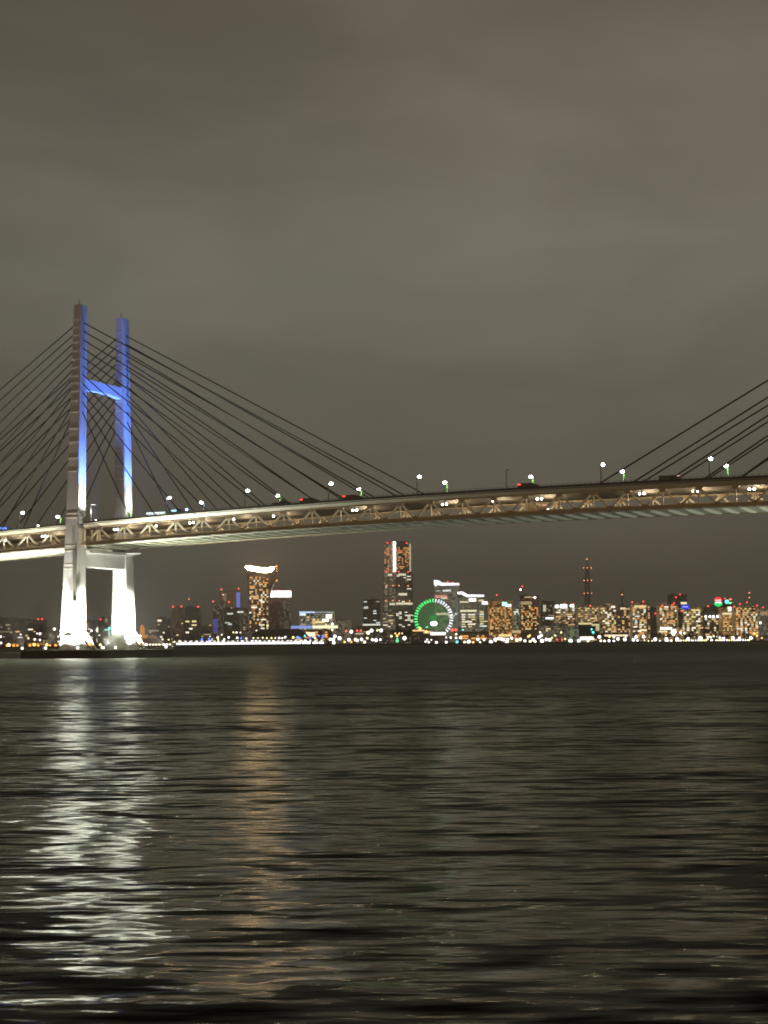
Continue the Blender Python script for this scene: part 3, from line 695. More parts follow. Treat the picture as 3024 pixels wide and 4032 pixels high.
# --- grey block, landmark tower
Bld('office_tower', 'dark flat topped block left of the tallest tower', 'tower block', 1430, 1498, 2362, 3800, 34, 'dark').bar(1428, 1498, 2457, 2463, (1, 1, .85), 1.3).win(['cool', 'dim'], .08, 8, 6, 8, 2.5).bar(1433, 1450, 2388, 2397, (.9, 1, .9), 1.0, 'lit_window')
s = Bld('skyscraper', 'tallest tower on the skyline with a bright white vertical stripe', 'skyscraper', 1512, 1630, 2140, 4300, 60, 'brown', body=False)
def two_face(xl, xc, xr, y0, y1, name, off=0):
    zl, zh = s.Z(1560, max(y0, y1)) if y0 < 3000 else 0, s.Z(1560, min(y0, y1))
    a = (s.X(xl), 26 + off); c = (s.X(xc), off); d = (s.X(xr), 36 + off); e = (s.X((xl + xr) / 2), 75)
    b = MB(); b.xy([a, c, d, e], zl, zh)
    b.m = [2, 2, 1, 0, 0, 0]  # pale left face, dark right: light and shade put into the facade colours
    b.build(name, [FAC['dark'], FAC['pale'], roof_m], s.root)
    return a, c, d
two_face(1515, 1557, 1621, 2252, 2136, 'upper_shaft')
two_face(1511, 1558, 1628, 2400, 2252.6, 'middle_shaft', -3)
a_, c_, d_ = two_face(1507, 1558.5, 1635, 9999, 2400.6, 'lower_shaft', -5)
def fwin(xl, xr, y, z_off, pal, wpx, h=2.8, es=None):
    pass
def face_windows(a, c, y0, y1, p, pal, seed, fh=4.6, cw=6.0, cap=45, runs=.3, ww=4.6, wh=2.6):
    r_ = random.Random(seed); A = Vector((a[0], a[1], 0)); C = Vector((c[0], c[1], 0)); L_ = (C - A).length; u = (C - A) / L_
    ang = math.atan2(u.y, u.x); nrm = Vector((u.y, -u.x, 0)); zl = s.Z(1560, y1); zt = s.Z(1560, y0)
    nc = int((L_ - 2) / cw); nf = int((zt - zl) / fh); cells = []
    for f in range(nf):
        i = 0
        while i < nc:
            if r_.random() < p:
                ln = 1
                while r_.random() < runs and i + ln < nc: ln += 1
                cells.append((i, ln, f)); i += ln
            i += 1
    r_.shuffle(cells)
    for i, ln, f in cells[:cap]:
        q = A + u * (1 + cw * (i + ln / 2)) + nrm * .3
        link('lit_window', WM[r_.choice(pal)], s.root, (q.x, q.y, zl + fh * (f + .5)), ang, (cw * (ln - 1) + ww, 1, wh))
au, cu, du = (s.X(1515), 26), (s.X(1557), 0), (s.X(1621), 36)
am_, cm_, dm_ = (s.X(1511), 23), (s.X(1558), -3), (s.X(1628), 33)
face_windows(au, cu, 2150, 2248, .45, ['warm', 'amber', 'amber', 'red'], 3, cap=26)
face_windows(cu, du, 2150, 2240, .5, ['warm', 'amber', 'amber', 'amber', 'red'], 4, cap=42)
face_windows(am_, cm_, 2256, 2396, .06, ['white', 'dim'], 5, cap=8); face_windows(cm_, dm_, 2256, 2396, .08, ['white', 'dim'], 6, cap=8, ww=9)
face_windows(a_, c_, 2402, 2470, .22, ['white', 'dim', 'yellow'], 8, cap=14, ww=8, cw=9); face_windows(c_, d_, 2402, 2470, .22, ['white', 'white'], 9, cap=14, ww=9, cw=10)
MB().box(s.X(1550.5), s.X(1561), -3, 2.0, s.Z(1556, 2251), s.Z(1556, 2133)).build('light_stripe', glow('stripe_white', (1, .98, .97), 5), s.root)
MB().box(s.X(1615), s.X(1621.5), 30, 38, s.Z(1618, 2249), s.Z(1618, 2138)).build('light_stripe', glow('stripe_cream', (1, .9, .6), .75), s.root)
b = MB().box(s.X(1528), s.X(1610), 20, 50, s.Z(1560, 2135.7), s.Z(1560, 2130)); b.build('plant_room', roof_m, s.root)
for y, xs, kd in ((2137, (1528, 1547, 1605), 'r'), (2251, (1524, 1548, 1572, 1609), 'r'), (2306, (1523, 1549, 1573, 1609), 'a'), (2365, (1520, 1548, 1573, 1614), 'a')):
    for x in xs:
        f = (x - 1515) / 42 if x < 1557 else (x - 1557) / 64
        yy = (26 * (1 - f) if x < 1557 else 36 * f) - 9
        link('warning_light', RL[kd], s.root, (s.X(x), yy, s.Z(x, y)), 0, (1.05,) * 3)
for x0, x1, y in ((1560, 1625, 2377), (1534, 1556, 2379), (1571, 1604, 2340), (1570, 1600, 2263), (1530, 1545, 2264)):
    MB().box(s.X(x0), s.X(x1), -11, -8 + (30 if x1 > 1600 else 0), s.Z(x0, y + 4), s.Z(x0, y - 4)).build('lit_floor', glow('floor_cream', (1, .92, .65), 1.3 if y > 2300 else .6), s.root)
# --- ferris wheel
s = Bld('ferris_wheel', 'big green and white lit ferris wheel', 'ferris wheel', 1634, 1783, 2360, 3900, 10, 'grey', body=False)
wx, wz, RW = 0.0, s.Z(1708, 2435), 50.0
wx = s.X(1708)
gg = glow('wheel_green', (.06, 1, .20), 3.2); gw = glow('wheel_white', (.82, .88, 1), 3.2); gd = glow('wheel_green_dim', (.06, .55, .12), .75)
steel_w = mat('wheel_steel', (.5, .52, .5), .5)
rim = MB(); NR = 60; NB = 40
for dy in (-2.2, 2.2):
    for rr in (RW * .985, RW * .86):
        pts = [(wx + rr * math.cos(2 * math.pi * i / NR), dy, wz + rr * math.sin(2 * math.pi * i / NR)) for i in range(NR)]
        for i in range(NR): rim.cyl(pts[i], pts[(i + 1) % NR], .16, 5)
rim.build('rim', mat('rim_green', (.10, .4, .14), .5, emit=(.05, .6, .1), es=.12, sample=False), s.root)
for frac in (.70, .52):
    b = MB()
    for i in range(NR):
        p0 = (wx + RW * frac * math.cos(2 * math.pi * i / NR), 0, wz + RW * frac * math.sin(2 * math.pi * i / NR)); p1 = (wx + RW * frac * math.cos(2 * math.pi * (i + 1) / NR), 0, wz + RW * frac * math.sin(2 * math.pi * (i + 1) / NR))
        b.cyl(p0, p1, .6, 5)
    b.build('light_ring', gd, s.root)
sp_m = MB().beam((RW * .05, 0, 0), (RW * .85, 0, 0), .8, .8).mesh('spoke', gd)
ba_g = MB().beam((RW * .85, -2.9, 0), (RW * 1.03, -2.9, 0), 1.2, 2.7).mesh('light_bar', gg); ba_w = MB().beam((RW * .85, -2.9, 0), (RW * 1.03, -2.9, 0), 1.2, 2.7).mesh('light_bar', gw)
go_m = MB().ball((0, 0, 0), 1.5, 8, 6).mesh('gondola', mat('gondola_grey', (.2, .22, .2), .4))
for i in range(NB):
    a = 2 * math.pi * i / NB + .03; dg = math.degrees(a)
    o = link('spoke', sp_m, s.root, (wx, 0, wz)); o.rotation_euler = (0, -a, 0)
    white = dg < 86 or dg > 305
    o = link('light_bar', ba_w if white else ba_g, s.root, (wx, 0, wz)); o.rotation_euler = (0, -a, 0)
for i in range(NR):
    a = 2 * math.pi * (i + .5) / NR
    link('gondola', go_m, s.root, (wx + RW * 1.04 * math.cos(a), 0, wz + RW * 1.04 * math.sin(a) - 1))
MB().cyl((wx, -5, wz), (wx, 5, wz), 5.0, 16).build('hub', glow('hub_green', (.06, .9, .14), .55), s.root)
pts = [(s.X(1708) + 9.2 * math.cos(2 * math.pi * i / 20), s.Z(1707, 2456) + 5.6 * math.sin(2 * math.pi * i / 20)) for i in range(20)]
MB().xz(pts, -8, -6).build('clock_display', glow('display_white', (1, 1, .95), 6), s.root)
for sx in (-1, 1):
    for sy in (-6, 6): MB().cyl((wx, sy * .8, wz), (wx + sx * 26, sy * 2.2, 0), 1.0, 8).build('support_leg', steel_w, s.root)
# --- queen towers with wave crowns
wave = glow('wave_white', (.97, .93, 1), 3)
def qtower(label, pts_body, crown, Y, extra=None):
    s = Bld('office_tower', label, 'tower block', pts_body[0], pts_body[1], pts_body[2], Y, 30, 'office', plant=False)
    s.poly(crown, -1.5, 8, wave, 'crown'); return s
s = qtower('tower with a white wave shaped roof line behind the ferris wheel', (1713, 1810, 2306), [(1711, 2285), (1718, 2284), (1732, 2287), (1742, 2295), (1808, 2296), (1811, 2304), (1740, 2306), (1728, 2302), (1716, 2309), (1711, 2300)], 4200)
s.red((1765, 2290), (1784, 2293), (1810, 2300)).bar(1714, 1762, 2344, 2354, (1, .42, .28), 1.1, 'lit_floor').bar(1738, 1762, 2353, 2358, (1, .9, .7), 1.4, 'lit_floor').bar(1745, 1777, 2323, 2329, (.95, .95, 1), 1.6, 'lit_floor').bar(1720, 1734, 2325, 2328, (.95, .95, 1), 1.0, 'lit_floor')
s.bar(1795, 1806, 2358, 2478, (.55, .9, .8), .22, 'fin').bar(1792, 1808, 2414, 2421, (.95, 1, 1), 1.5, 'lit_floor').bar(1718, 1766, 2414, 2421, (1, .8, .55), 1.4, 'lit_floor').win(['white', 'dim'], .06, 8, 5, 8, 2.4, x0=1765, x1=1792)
s = qtower('stepped tower with a white wave shaped roof line right of the wheel', (1804, 1908, 2352), [(1803, 2331), (1822, 2329), (1834, 2336), (1842, 2341), (1907, 2342), (1909, 2349), (1840, 2351), (1828, 2345), (1820, 2339), (1804, 2340)], 4050)
s.bar(1899, 1934, 2368, 2380, (.97, .95, 1), 3.2, 'lit_sign').bar(1848, 1876, 2356, 2368, (1, .97, .9), 3.2, 'lit_sign').bar(1812, 1846, 2368, 2373, (1, .9, .6), 1.4, 'lit_floor').bar(1886, 1908, 2361, 2369, (1, .8, .5), 1.2, 'lit_floor').bar(1813, 1878, 2402, 2409, (1, .95, .6), 1.5, 'lit_floor')
s.win(['white', 'yellow', 'white'], .40, 9, 6.5, 9, 3.0, x0=1812, x1=1878, y0=2412, y1=2472, runs=.5).win(['white', 'cool', 'yellow'], .75, 9, 6.5, 9, 3.0, x0=1884, x1=1924, y0=2398, y1=2470, runs=.3, seed=4)
# --- right hand half
s = Bld('apartment_tower', 'broad amber windowed tower with a teal roof sign', 'tower block', 1925, 2020, 2364, 3700, 30, 'amberflats'); s.red((1958, 2343)).bar(1979, 1997, 2371, 2385, (.25, .95, 1), 5, 'roof_sign').bar(1990, 2014, 2379, 2389, (.6, .9, 1), 4, 'roof_sign').win(['amber', 'amber', 'warm', 'warm'], .42, 4.6, 4.2, 3.8, 2.4, y0=2390)
Bld('office_tower', 'grey green block right of the amber windowed tower', 'tower block', 2022, 2054, 2391, 3750, 26, 'green').win(['cool', 'white'], .35, 6, 5, 5, 3, y0=2395, y1=2425).win(['dim'], .1)
s = Bld('apartment_tower', 'tall amber flats with a white lamp at the top left corner', 'tower block', 2050, 2124, 2347, 3600, 30, 'brown'); s.red((2052, 2322), kind='w').red((2059, 2309)).red((2108, 2353), kind='w').bar(2068, 2100, 2349, 2354, (1, .75, .4), .8, 'lit_floor').bar(2052, 2096, 2368, 2381, (1, .7, .35), .6, 'lit_floor').win(['warm', 'amber', 'amber', 'yellow'], .46, 4.6, 4.2, 3.8, 2.5, y0=2384, y1=2484, runs=.3)
Bld('office_tower', 'dark flat roofed block with a white sign half way up', 'tower block', 2132, 2188, 2369, 3650, 30, 'dark').bar(2149, 2184, 2431, 2438, (.85, 1, 1), 3, 'lit_sign').bar(2140, 2151, 2382, 2408, (1, .95, .6), .9, 'lit_window').win(['dim'], .1)
Bld('apartment_tower', 'grey block with white roof lamps and two red beacons', 'tower block', 2186, 2268, 2388, 3500, 30, 'flats').bar(2187, 2203, 2382, 2392, (.97, .95, 1), 4, 'roof_sign').bar(2208, 2234, 2380, 2391, (1, .95, .95), 5, 'roof_sign').bar(2246, 2262, 2380, 2390, (1, .95, .85), 5, 'roof_sign').red((2224, 2377), (2259, 2378)).win(['warm', 'white', 'cool', 'dim'], .35, 5.5, 5, 4.4, 2.6)
Bld('low_block', 'pale grey low block in front of the dark block with the sign', 'building', 2128, 2236, 2462, 3050, 26, 'pale').win(['dim', 'yellow'], .12, y1=2500)
Bld('low_block', 'pale green lit low block near the quay', 'building', 2238, 2276, 2464, 2980, 20, 'green', plant=False).bar(2244, 2262, 2478, 2520, (.85, 1, .55), .22, 'wall_glow').bar(2271, 2278, 2476, 2510, (.7, .95, .8), .2, 'wall_glow')  # light on the walls put in as faintly glowing panels
s = Bld('apartment_tower', 'wide flats in front of the dark radio mast', 'tower block', 2276, 2362, 2387, 3500, 30, 'flats'); s.red((2326, 2385)).win(['warm', 'warm', 'yellow', 'dim'], .34, 5.5, 4.6, 4.8, 2.6)
s = Bld('hotel_front', 'dark glass box framed by a yellow lit cornice', 'hotel', 2278, 2362, 2452, 3000, 24, 'dark', plant=False); s.bar(2278, 2332, 2452, 2459, (1, .85, .4), 1.1, 'cornice').bar(2330, 2360, 2457, 2464, (1, .9, .45), 1.0, 'cornice').bar(2346, 2360, 2464.3, 2484, (1, .95, .55), .7, 'lit_bay').win(['cool'], .3, x0=2318, x1=2342, y0=2476, y1=2500)
MB().box(s.X(2281), s.X(2338), -.6, -.05, s.Z(2300, 2502), s.Z(2300, 2464)).build('glass_front', mat('teal_glass', (.02, .05, .05), .15), s.root)
Bld('apartment_tower', 'broad flats full of warm windows right of the radio mast', 'tower block', 2364, 2428, 2384, 3450, 30, 'flats').win(['warm', 'white', 'warm', 'yellow'], .48, 5, 4.8, 4.4, 3.0).bar(2408, 2424, 2385, 2394, (1, .95, .75), 1.6, 'lit_window')
Bld('apartment_tower', 'brown flats below a thin distant mast', 'tower block', 2430, 2487, 2388, 3500, 30, 'brown').win(['warm', 'dim', 'warm'], .32, 5, 4.8, 4.4, 3.0).bar(2444, 2464, 2392, 2400, (1, .85, .55), 1.3, 'lit_window')
Bld('apartment_tower', 'flats with a yellow lit top floor and red beacons', 'tower block', 2489, 2548, 2381, 3400, 30, 'flats').red((2491, 2371), (2535, 2369), (2531, 2384)).bar(2500, 2545, 2384, 2391, (1, .88, .4), 1.3, 'lit_floor').win(['yellow', 'cool', 'warm', 'white', 'amber'], .46, 5, 4.8, 4.6, 3.0).bar(2524, 2547, 2478, 2484, (1, .95, .6), 1.8, 'lit_floor')
Bld('apartment_tower', 'narrow slab between the yellow topped flats and the dark tower', 'tower block', 2550, 2562, 2377, 3450, 20, 'brown', plant=False).win(['warm', 'dim'], .5, 5, 5, 3.5, 3)
Bld('office_tower', 'unlit tower with red beacons on two levels', 'tower block', 2563, 2594, 2396, 3500, 26, 'dark').red((2589, 2385), (2582, 2416))
Bld('apartment_tower', 'warm windowed flats behind the tree line with red beacons', 'tower block', 2596, 2672, 2381, 3400, 30, 'flats').red((2611, 2384), (2649, 2382)).win(['warm', 'white', 'yellow', 'warm', 'amber'], .46, 5, 4.6, 4.2, 2.8).bar(2600, 2645, 2470, 2479, (1, 1, .8), 3, 'lit_sign').bar(2594, 2628, 2483, 2490, (1, .85, .5), 1.5, 'lit_sign')
s = Bld('office_tower', 'dark box topped tower behind the blue sign', 'tower block', 2640, 2708, 2342, 3900, 30, 'dark'); s.red((2664, 2352), (2681, 2341), (2656, 2375)).bar(2683, 2706, 2371, 2379, (1, .9, .55), 1.8, 'lit_floor')
s = Bld('office_tower', 'grey office with a glowing blue roof sign', 'tower block', 2676, 2770, 2390, 3350, 30, 'flats'); s.bar(2686, 2715, 2382, 2398, (.02, .04, 1), 1.6, 'roof_sign').bar(2690, 2711, 2387.5, 2391, (.35, .45, 1), 2.0, 'sign_lettering', -1.4, -1.02).red((2685, 2406)).win(['warm', 'white', 'dim', 'yellow'], .42, 5.2, 5, 4.4, 2.8)
MB().box(s.X(2672), s.X(2688), -.8, -.1, s.Z(2680, 2472), s.Z(2680, 2402)).build('dark_stair_core', FAC['dark'], s.root)
s = Bld('office_tower', 'dark topped block with a row of five white lamps', 'tower block', 2772, 2842, 2390, 3400, 30, 'dark'); s.red((2790, 2387))
for x in (2780, 2796, 2810, 2826, 2842): link('roof_light', RL['w'], s.root, (s.X(x), -1.5, s.Z(x, 2428)), 0, (.9, .9, 1.0))
s.win(['warm', 'dim', 'white'], .45, 5, 5, 4, 3, y0=2440)
s = Bld('office_tower', 'amber block carrying round red and green neon signs', 'tower block', 2843, 2890, 2392, 3350, 30, 'amberflats', plant=False)
def half_disc(x, y, r, a0, a1, m, name, d):
    n = 12; MB().xz([(s.X(x) + r * math.cos(R(a0 + (a1 - a0) * i / n)), s.Z(x, y) + r * math.sin(R(a0 + (a1 - a0) * i / n))) for i in range(n + 1)], -d, -d + .8).build(name, m, s.root)
MB().box(s.X(2815), s.X(2888), 0, 1.2, s.h, s.Z(2850, 2356)).build('sign_frame', dark_steel, s.root)
half_disc(2831, 2369, 10.0, 12, 168, glow('neon_red', (1, .03, .03), 2.2), 'neon_sign', 1.0); half_disc(2831, 2371, 10.0, 192, 348, glow('neon_green', (.02, .75, .15), 1.8), 'neon_sign', 1.0)
MB().box(s.X(2819), s.X(2843), -1.2, -.3, s.Z(2831, 2374), s.Z(2831, 2369.5)).build('neon_sign', glow('neon_white', (1, .95, .95), 3), s.root)
MB().box(s.X(2818), s.X(2842), -1.5, -1.22, s.Z(2831, 2365), s.Z(2831, 2361.5)).build('sign_lettering', glow('neon_pink', (1, .7, .7), 2.2), s.root)
half_disc(2865, 2369, 4.6, 0, 345, glow('neon_cyan', (.15, .8, 1), 3), 'neon_sign', 1.0); half_disc(2879, 2363, 3.8, 0, 180, glow('neon_orange', (1, .2, .1), 3), 'neon_sign', 1.0); half_disc(2878, 2371, 4.2, 180, 360, glow('neon_lime', (.2, 1, .3), 2.4), 'neon_sign', 1.0)
s.red((2857, 2357)).bar(2846, 2884, 2413, 2420, (1, .9, .5), 1.5, 'lit_floor').bar(2868, 2882, 2389, 2407, (1, .95, .75), 2.4, 'lit_sign').win(['amber', 'warm', 'yellow'], .5, 4.6, 4.6, 4, 2.6, y0=2422, y1=2496).bar(2885, 2894, 2476, 2500, (1, 1, .85), 4, 'lit_sign')
s = Bld('apartment_tower', 'bright windowed flats with a thin red lit mast', 'tower block', 2896, 2988, 2386, 3300, 30, 'flats', plant=False); s.red((2894, 2388), (2944, 2372), (2983, 2384), (2916, 2378)).red((2954, 2334), (2954, 2352), kind='a').win(['warm', 'white', 'yellow', 'warm', 'amber'], .55, 4.8, 4.4, 4.2, 2.8, cap=98)
Bld('office_block', 'pale concrete block at the far right edge', 'building', 2992, 3120, 2396, 3300, 30, 'pale').red((3007, 2392)).red((2994, 2452), kind='w').bar(2996, 3024, 2408, 2422, (1, .7, .35), .5, 'lit_floor')
# --- radio mast, distant masts
s = Bld('radio_mast', 'dark radio mast with four tiers of red and yellow lights', 'mast', 2300, 2332, 2200, 4800, 20, 'dark', body=False)
x0 = s.X(2316); zt = s.Z(2316, 2202); b = MB()
def hw(z): return 8.5 - 4.0 * z / zt
for sx in (-1, 1):
    for sy in (-1, 1): b.cyl((x0 + sx * hw(0), sy * hw(0), 0), (x0 + sx * hw(zt * .86), sy * hw(zt * .86), zt * .86), 1.0, 6)
b.build('leg_frame', dark_steel, s.root)
b = MB(); zz = 0
while zz < zt * .86:
    z2 = zz + 9
    for sy in (-1, 1):
        b.beam((x0 - hw(zz), sy * hw(zz), zz), (x0 + hw(z2), sy * hw(z2), z2), .8, .8); b.beam((x0 + hw(zz), sy * hw(zz), zz), (x0 - hw(z2), sy * hw(z2), z2), .8, .8)
    zz = z2
b.build('bracing', dark_steel, s.root)
MB().cyl((x0, 0, zt * .84), (x0, 0, zt), 2.2, 8, .8).build('antenna', dark_steel, s.root)
link('warning_light', RL['a'], s.root, (x0, -3, zt), 0, (1.3,) * 3)
for y, kd in ((2238, 'a'), (2287, 'r'), (2337, 'a')):
    z = s.Z(2316, y); MB().cyl((x0, 0, z - 1.5), (x0, 0, z + .5), 13, 12).build('platform', dark_steel, s.root)
    for x, k2 in ((2301, 'a'), (2315, 'r' if kd == 'r' else kd), (2330, 'a')): link('warning_light', RL[k2], s.root, (s.X(x), -13.5, z + .8), 0, (1.1,) * 3)
s = Bld('distant_mast', 'thin mast with one amber light right of the radio mast', 'mast', 2448, 2456, 2322, 4600, 8, 'dark', body=False)
MB().cyl((s.X(2452), 0, 0), (s.X(2452), 0, s.Z(2452, 2318)), 3.4, 8, 1.4).build('pole', dark_steel, s.root); link('warning_light', RL['a'], s.root, (s.X(2451), -4, s.Z(2451, 2341)), 0, (1.2,) * 3)

# ------------------------------------------------------------------ bright ferry pier
ft = Bld('ferry_pier', 'long white glaring ferry pier with two rows of lights', 'ferry pier', 690, 1290, 2528, 2470, 30, 'dark', body=False)
ft.root.location.y = 2455
MB().box(ft.X(692), ft.X(1290), 0, 60, -6, .6).build('quay', concrete, ft.root)
MB().box(ft.X(698), ft.X(1282), 8, 50, .62, 6.5).build('hall', mat('hall_wall', (.5, .5, .48), .6), ft.root)
MB().box(ft.X(690), ft.X(1286), 4, 54, 9.0, 9.6).build('roof', mat('hall_roof', (.2, .17, .12), .8), ft.root)
fg = glow('ferry_white', (1, .97, 1), 3.0); fg2 = glow('ferry_cream', (1, .95, .8), 2.2)
x = 697.0
while x < 1280:
    w = rng.uniform(8, 20) if x < 1095 else rng.uniform(14, 34)
    h = rng.uniform(2.6, 3.6)
    MB().box(ft.X(x), ft.X(x + w), 7.2, 7.9, 1.0, 1.0 + h).build('lit_bay', fg, ft.root)
    x += w + (rng.uniform(.3, 1.4) if x < 1095 else rng.uniform(2, 9))
x = 705.0
while x < 1275:
    w = rng.uniform(4, 12)
    MB().box(ft.X(x), ft.X(x + w), 7.0, 7.8, 5.6, 5.6 + rng.uniform(1.0, 1.9)).build('deck_light', rng.choice([fg, fg2]), ft.root)
    x += w + rng.uniform(4, 14)

# ------------------------------------------------------------------ lamps along the far shore
ZONES = [(262, 'left of the bridge tower'), (446, 'seen between the tower legs'), (690, 'between the tower and the ferry pier'), (960, 'above the left half of the ferry pier'), (1300, 'above the right half of the ferry pier'), (1500, 'left of the tallest tower'),
         (1640, 'under the tallest tower'), (1790, 'below the ferris wheel'), (1925, 'below the stepped wave roofed tower'), (2050, 'below the broad amber tower'), (2130, 'below the tall amber flats'), (2278, 'below the pale grey low block'),
         (2365, 'below the yellow corniced hotel'), (2490, 'below the brown flats'), (2600, 'below the unlit tower'), (2690, 'below the warm windowed flats'), (2780, 'below the blue roof sign'), (2850, 'below the five white lamps'), (2900, 'below the neon signs'), (3100, 'below the bright flats at right')]
LC = {'white': ((1, .97, .95), 3.4), 'cream': ((1, .88, .6), 2.8), 'orange': ((1, .5, .12), 5), 'amber': ((1, .36, .05), 3.5), 'blue': ((.10, .2, 1), 4), 'teal': ((.15, .9, .8), 3), 'red': ((1, .08, .05), 4), 'green': ((.2, 1, .45), 1.6), 'yellow': ((1, .9, .3), 4)}
LG = {k: glow('shore_' + k, c, s_ * 1.0) for k, (c, s_) in LC.items()}
HEADS = {k: MB().ball((0, 0, 0), 1.0, 8, 6).mesh('globe', LG[k], True) for k in LC}
LAMPS = []
def A_(ox, oy, sc_, lst, c='white', s=1.3):
    for q in lst:
        LAMPS.append((ox + q[0] / sc_, oy + q[1] / sc_, q[2] if len(q) > 2 else c, q[3] if len(q) > 3 else s))
A_(0, 1900, 2.194, [(10, 1385), (75, 1405, 'cream', 2.3), (118, 1412, 'amber', 1.5), (150, 1418, 'amber', 1.2), (295, 1400, 'orange', 1.9), (405, 1402, 'orange', 1.6), (480, 1412, 'amber', 1.6), (345, 1306, 'white', 1.5), (320, 1304, 'white', .9), (470, 1266, 'white', 1.7), (245, 1345, 'cream', 1.1), (300, 1356), (345, 1360), (178, 1312, 'white', .9), (5, 1332), (505, 1330, 'white', 1.0),
      (258, 1408, 'amber', 1.5), (328, 1410, 'amber', 1.5), (430, 1412, 'amber', 1.2), (60, 1420, 'amber', 1.4), (760, 1392, 'orange', 2.7), (790, 1420, 'amber', 1.6), (866, 1403, 'yellow', 1.5), (866, 1408, 'orange', 1.4), (940, 1380, 'white', 1.9), (955, 1405), (790, 1280, 'white', 1.3), (836, 1275, 'cream', 1.3), (945, 1258, 'teal', 1.4), (1190, 1385, 'cream', 1.2)])
for y in (1288, 1302, 1316, 1330, 1344): A_(0, 1900, 2.194, [(943, y, 'teal', .7)])
A_(500, 2100, 3.318, [(250, 1465, 'white', 1.9), (300, 1468, 'cream'), (340, 1470, 'cream'), (380, 1468, 'cream'), (425, 1468, 'cream'), (480, 1468), (520, 1470), (560, 1468, 'cream'), (160, 1440, 'orange', 1.3), (215, 1435, 'red', .9), (620, 1418, 'cream', 1.1), (465, 1385, 'cream', 1.0), (545, 1390, 'yellow', .9),
      (980, 1386, 'blue', 1.4), (1072, 1384, 'blue', 1.4), (1112, 1388, 'cream', 1.1), (1185, 1362, 'cream', 1.5), (1190, 1386, 'yellow', 1.0), (1240, 1326, 'cream', 1.0), (1328, 1360), (1270, 1386), (1390, 1294, 'yellow', .9), (1432, 1294, 'white', 1.1), (1482, 1296, 'cream', .9), (1440, 1366, 'white', 1.4), (1490, 1372, 'blue', .9), (1560, 1376)])
A_(900, 2100, 3.318, [(325, 1368, 'cream', 1.0), (385, 1368, 'cream', .9), (445, 1364, 'cream', 1.0), (500, 1368, 'yellow', .9), (560, 1368, 'yellow', 1.0), (610, 1368, 'cream', 1.0), (660, 1368), (700, 1370, 'cream'), (740, 1356, 'white', 1.3), (845, 1360, 'yellow', 1.3), (905, 1360, 'blue', 1.6), (930, 1368, 'blue', 1.2), (995, 1340, 'teal', 1.1), (1060, 1370, 'blue', 1.1), (1180, 1338, 'blue', 1.1), (1235, 1340, 'blue', 1.2), (1225, 1366, 'blue', 1.0), (1130, 1370), (1270, 1335, 'amber', .9), (1330, 1385, 'white', 1.7), (1390, 1345, 'white', 1.9), (1370, 1385, 'white', 1.7), (1450, 1370, 'white', 2.2), (1375, 1430, 'white', 1.9), (1355, 1262, 'cream', 1.3), (365, 1270, 'cream', .9), (510, 1205, 'yellow', 1.0)])
A_(1350, 2100, 3.318, [(22, 1420, 'orange', 1.1), (80, 1390, 'white', 1.9), (165, 1388, 'cream', 2.0), (190, 1400, 'white', 1.6), (245, 1385, 'white', 1.8), (110, 1418, 'amber', 1.2), (285, 1420, 'cream', 1.7), (385, 1390, 'white', 1.6), (435, 1395, 'white', 2.0), (490, 1388, 'white', 1.3), (110, 1285, 'white', 2.0), (45, 1275, 'red', 1.2), (185, 1272, 'red', 1.1), (235, 1272, 'red', 1.1), (375, 1270, 'white', 2.0), (500, 1268, 'white', 1.9), (450, 1272, 'yellow', .9), (330, 1300, 'cream', 2.2), (320, 1370, 'cream', 1.4), (805, 1370, 'white', 2.3), (710, 1375, 'green', 1.2), (710, 1405, 'green', 1.9), (635, 1345, 'cream', 1.4), (685, 1308, 'orange', .9), (735, 1310, 'orange', .9), (710, 1338, 'orange', 1.3), (775, 1308, 'cream', .8),
       (1100, 1225, 'green', 1.2), (1010, 1245, 'orange', 1.7), (1090, 1285, 'orange', 1.3), (1080, 1415, 'white', 1.1), (1122, 1422, 'white', 1.2), (1100, 1388, 'white', 1.1), (1155, 1392, 'white', .9), (1222, 1425, 'white', 1.6), (1350, 1422, 'white', 1.5), (1492, 1420, 'teal', 1.6), (1640, 1420, 'white', 2.0), (1480, 1318, 'cream', 1.3), (1350, 1362, 'white', .9), (1480, 1366, 'white', 1.2), (1545, 1362, 'white', 1.2), (1590, 1420, 'cream', 1.4), (1410, 1362), (1430, 1262, 'red', 1.7), (1475, 1262, 'red', 1.5)])
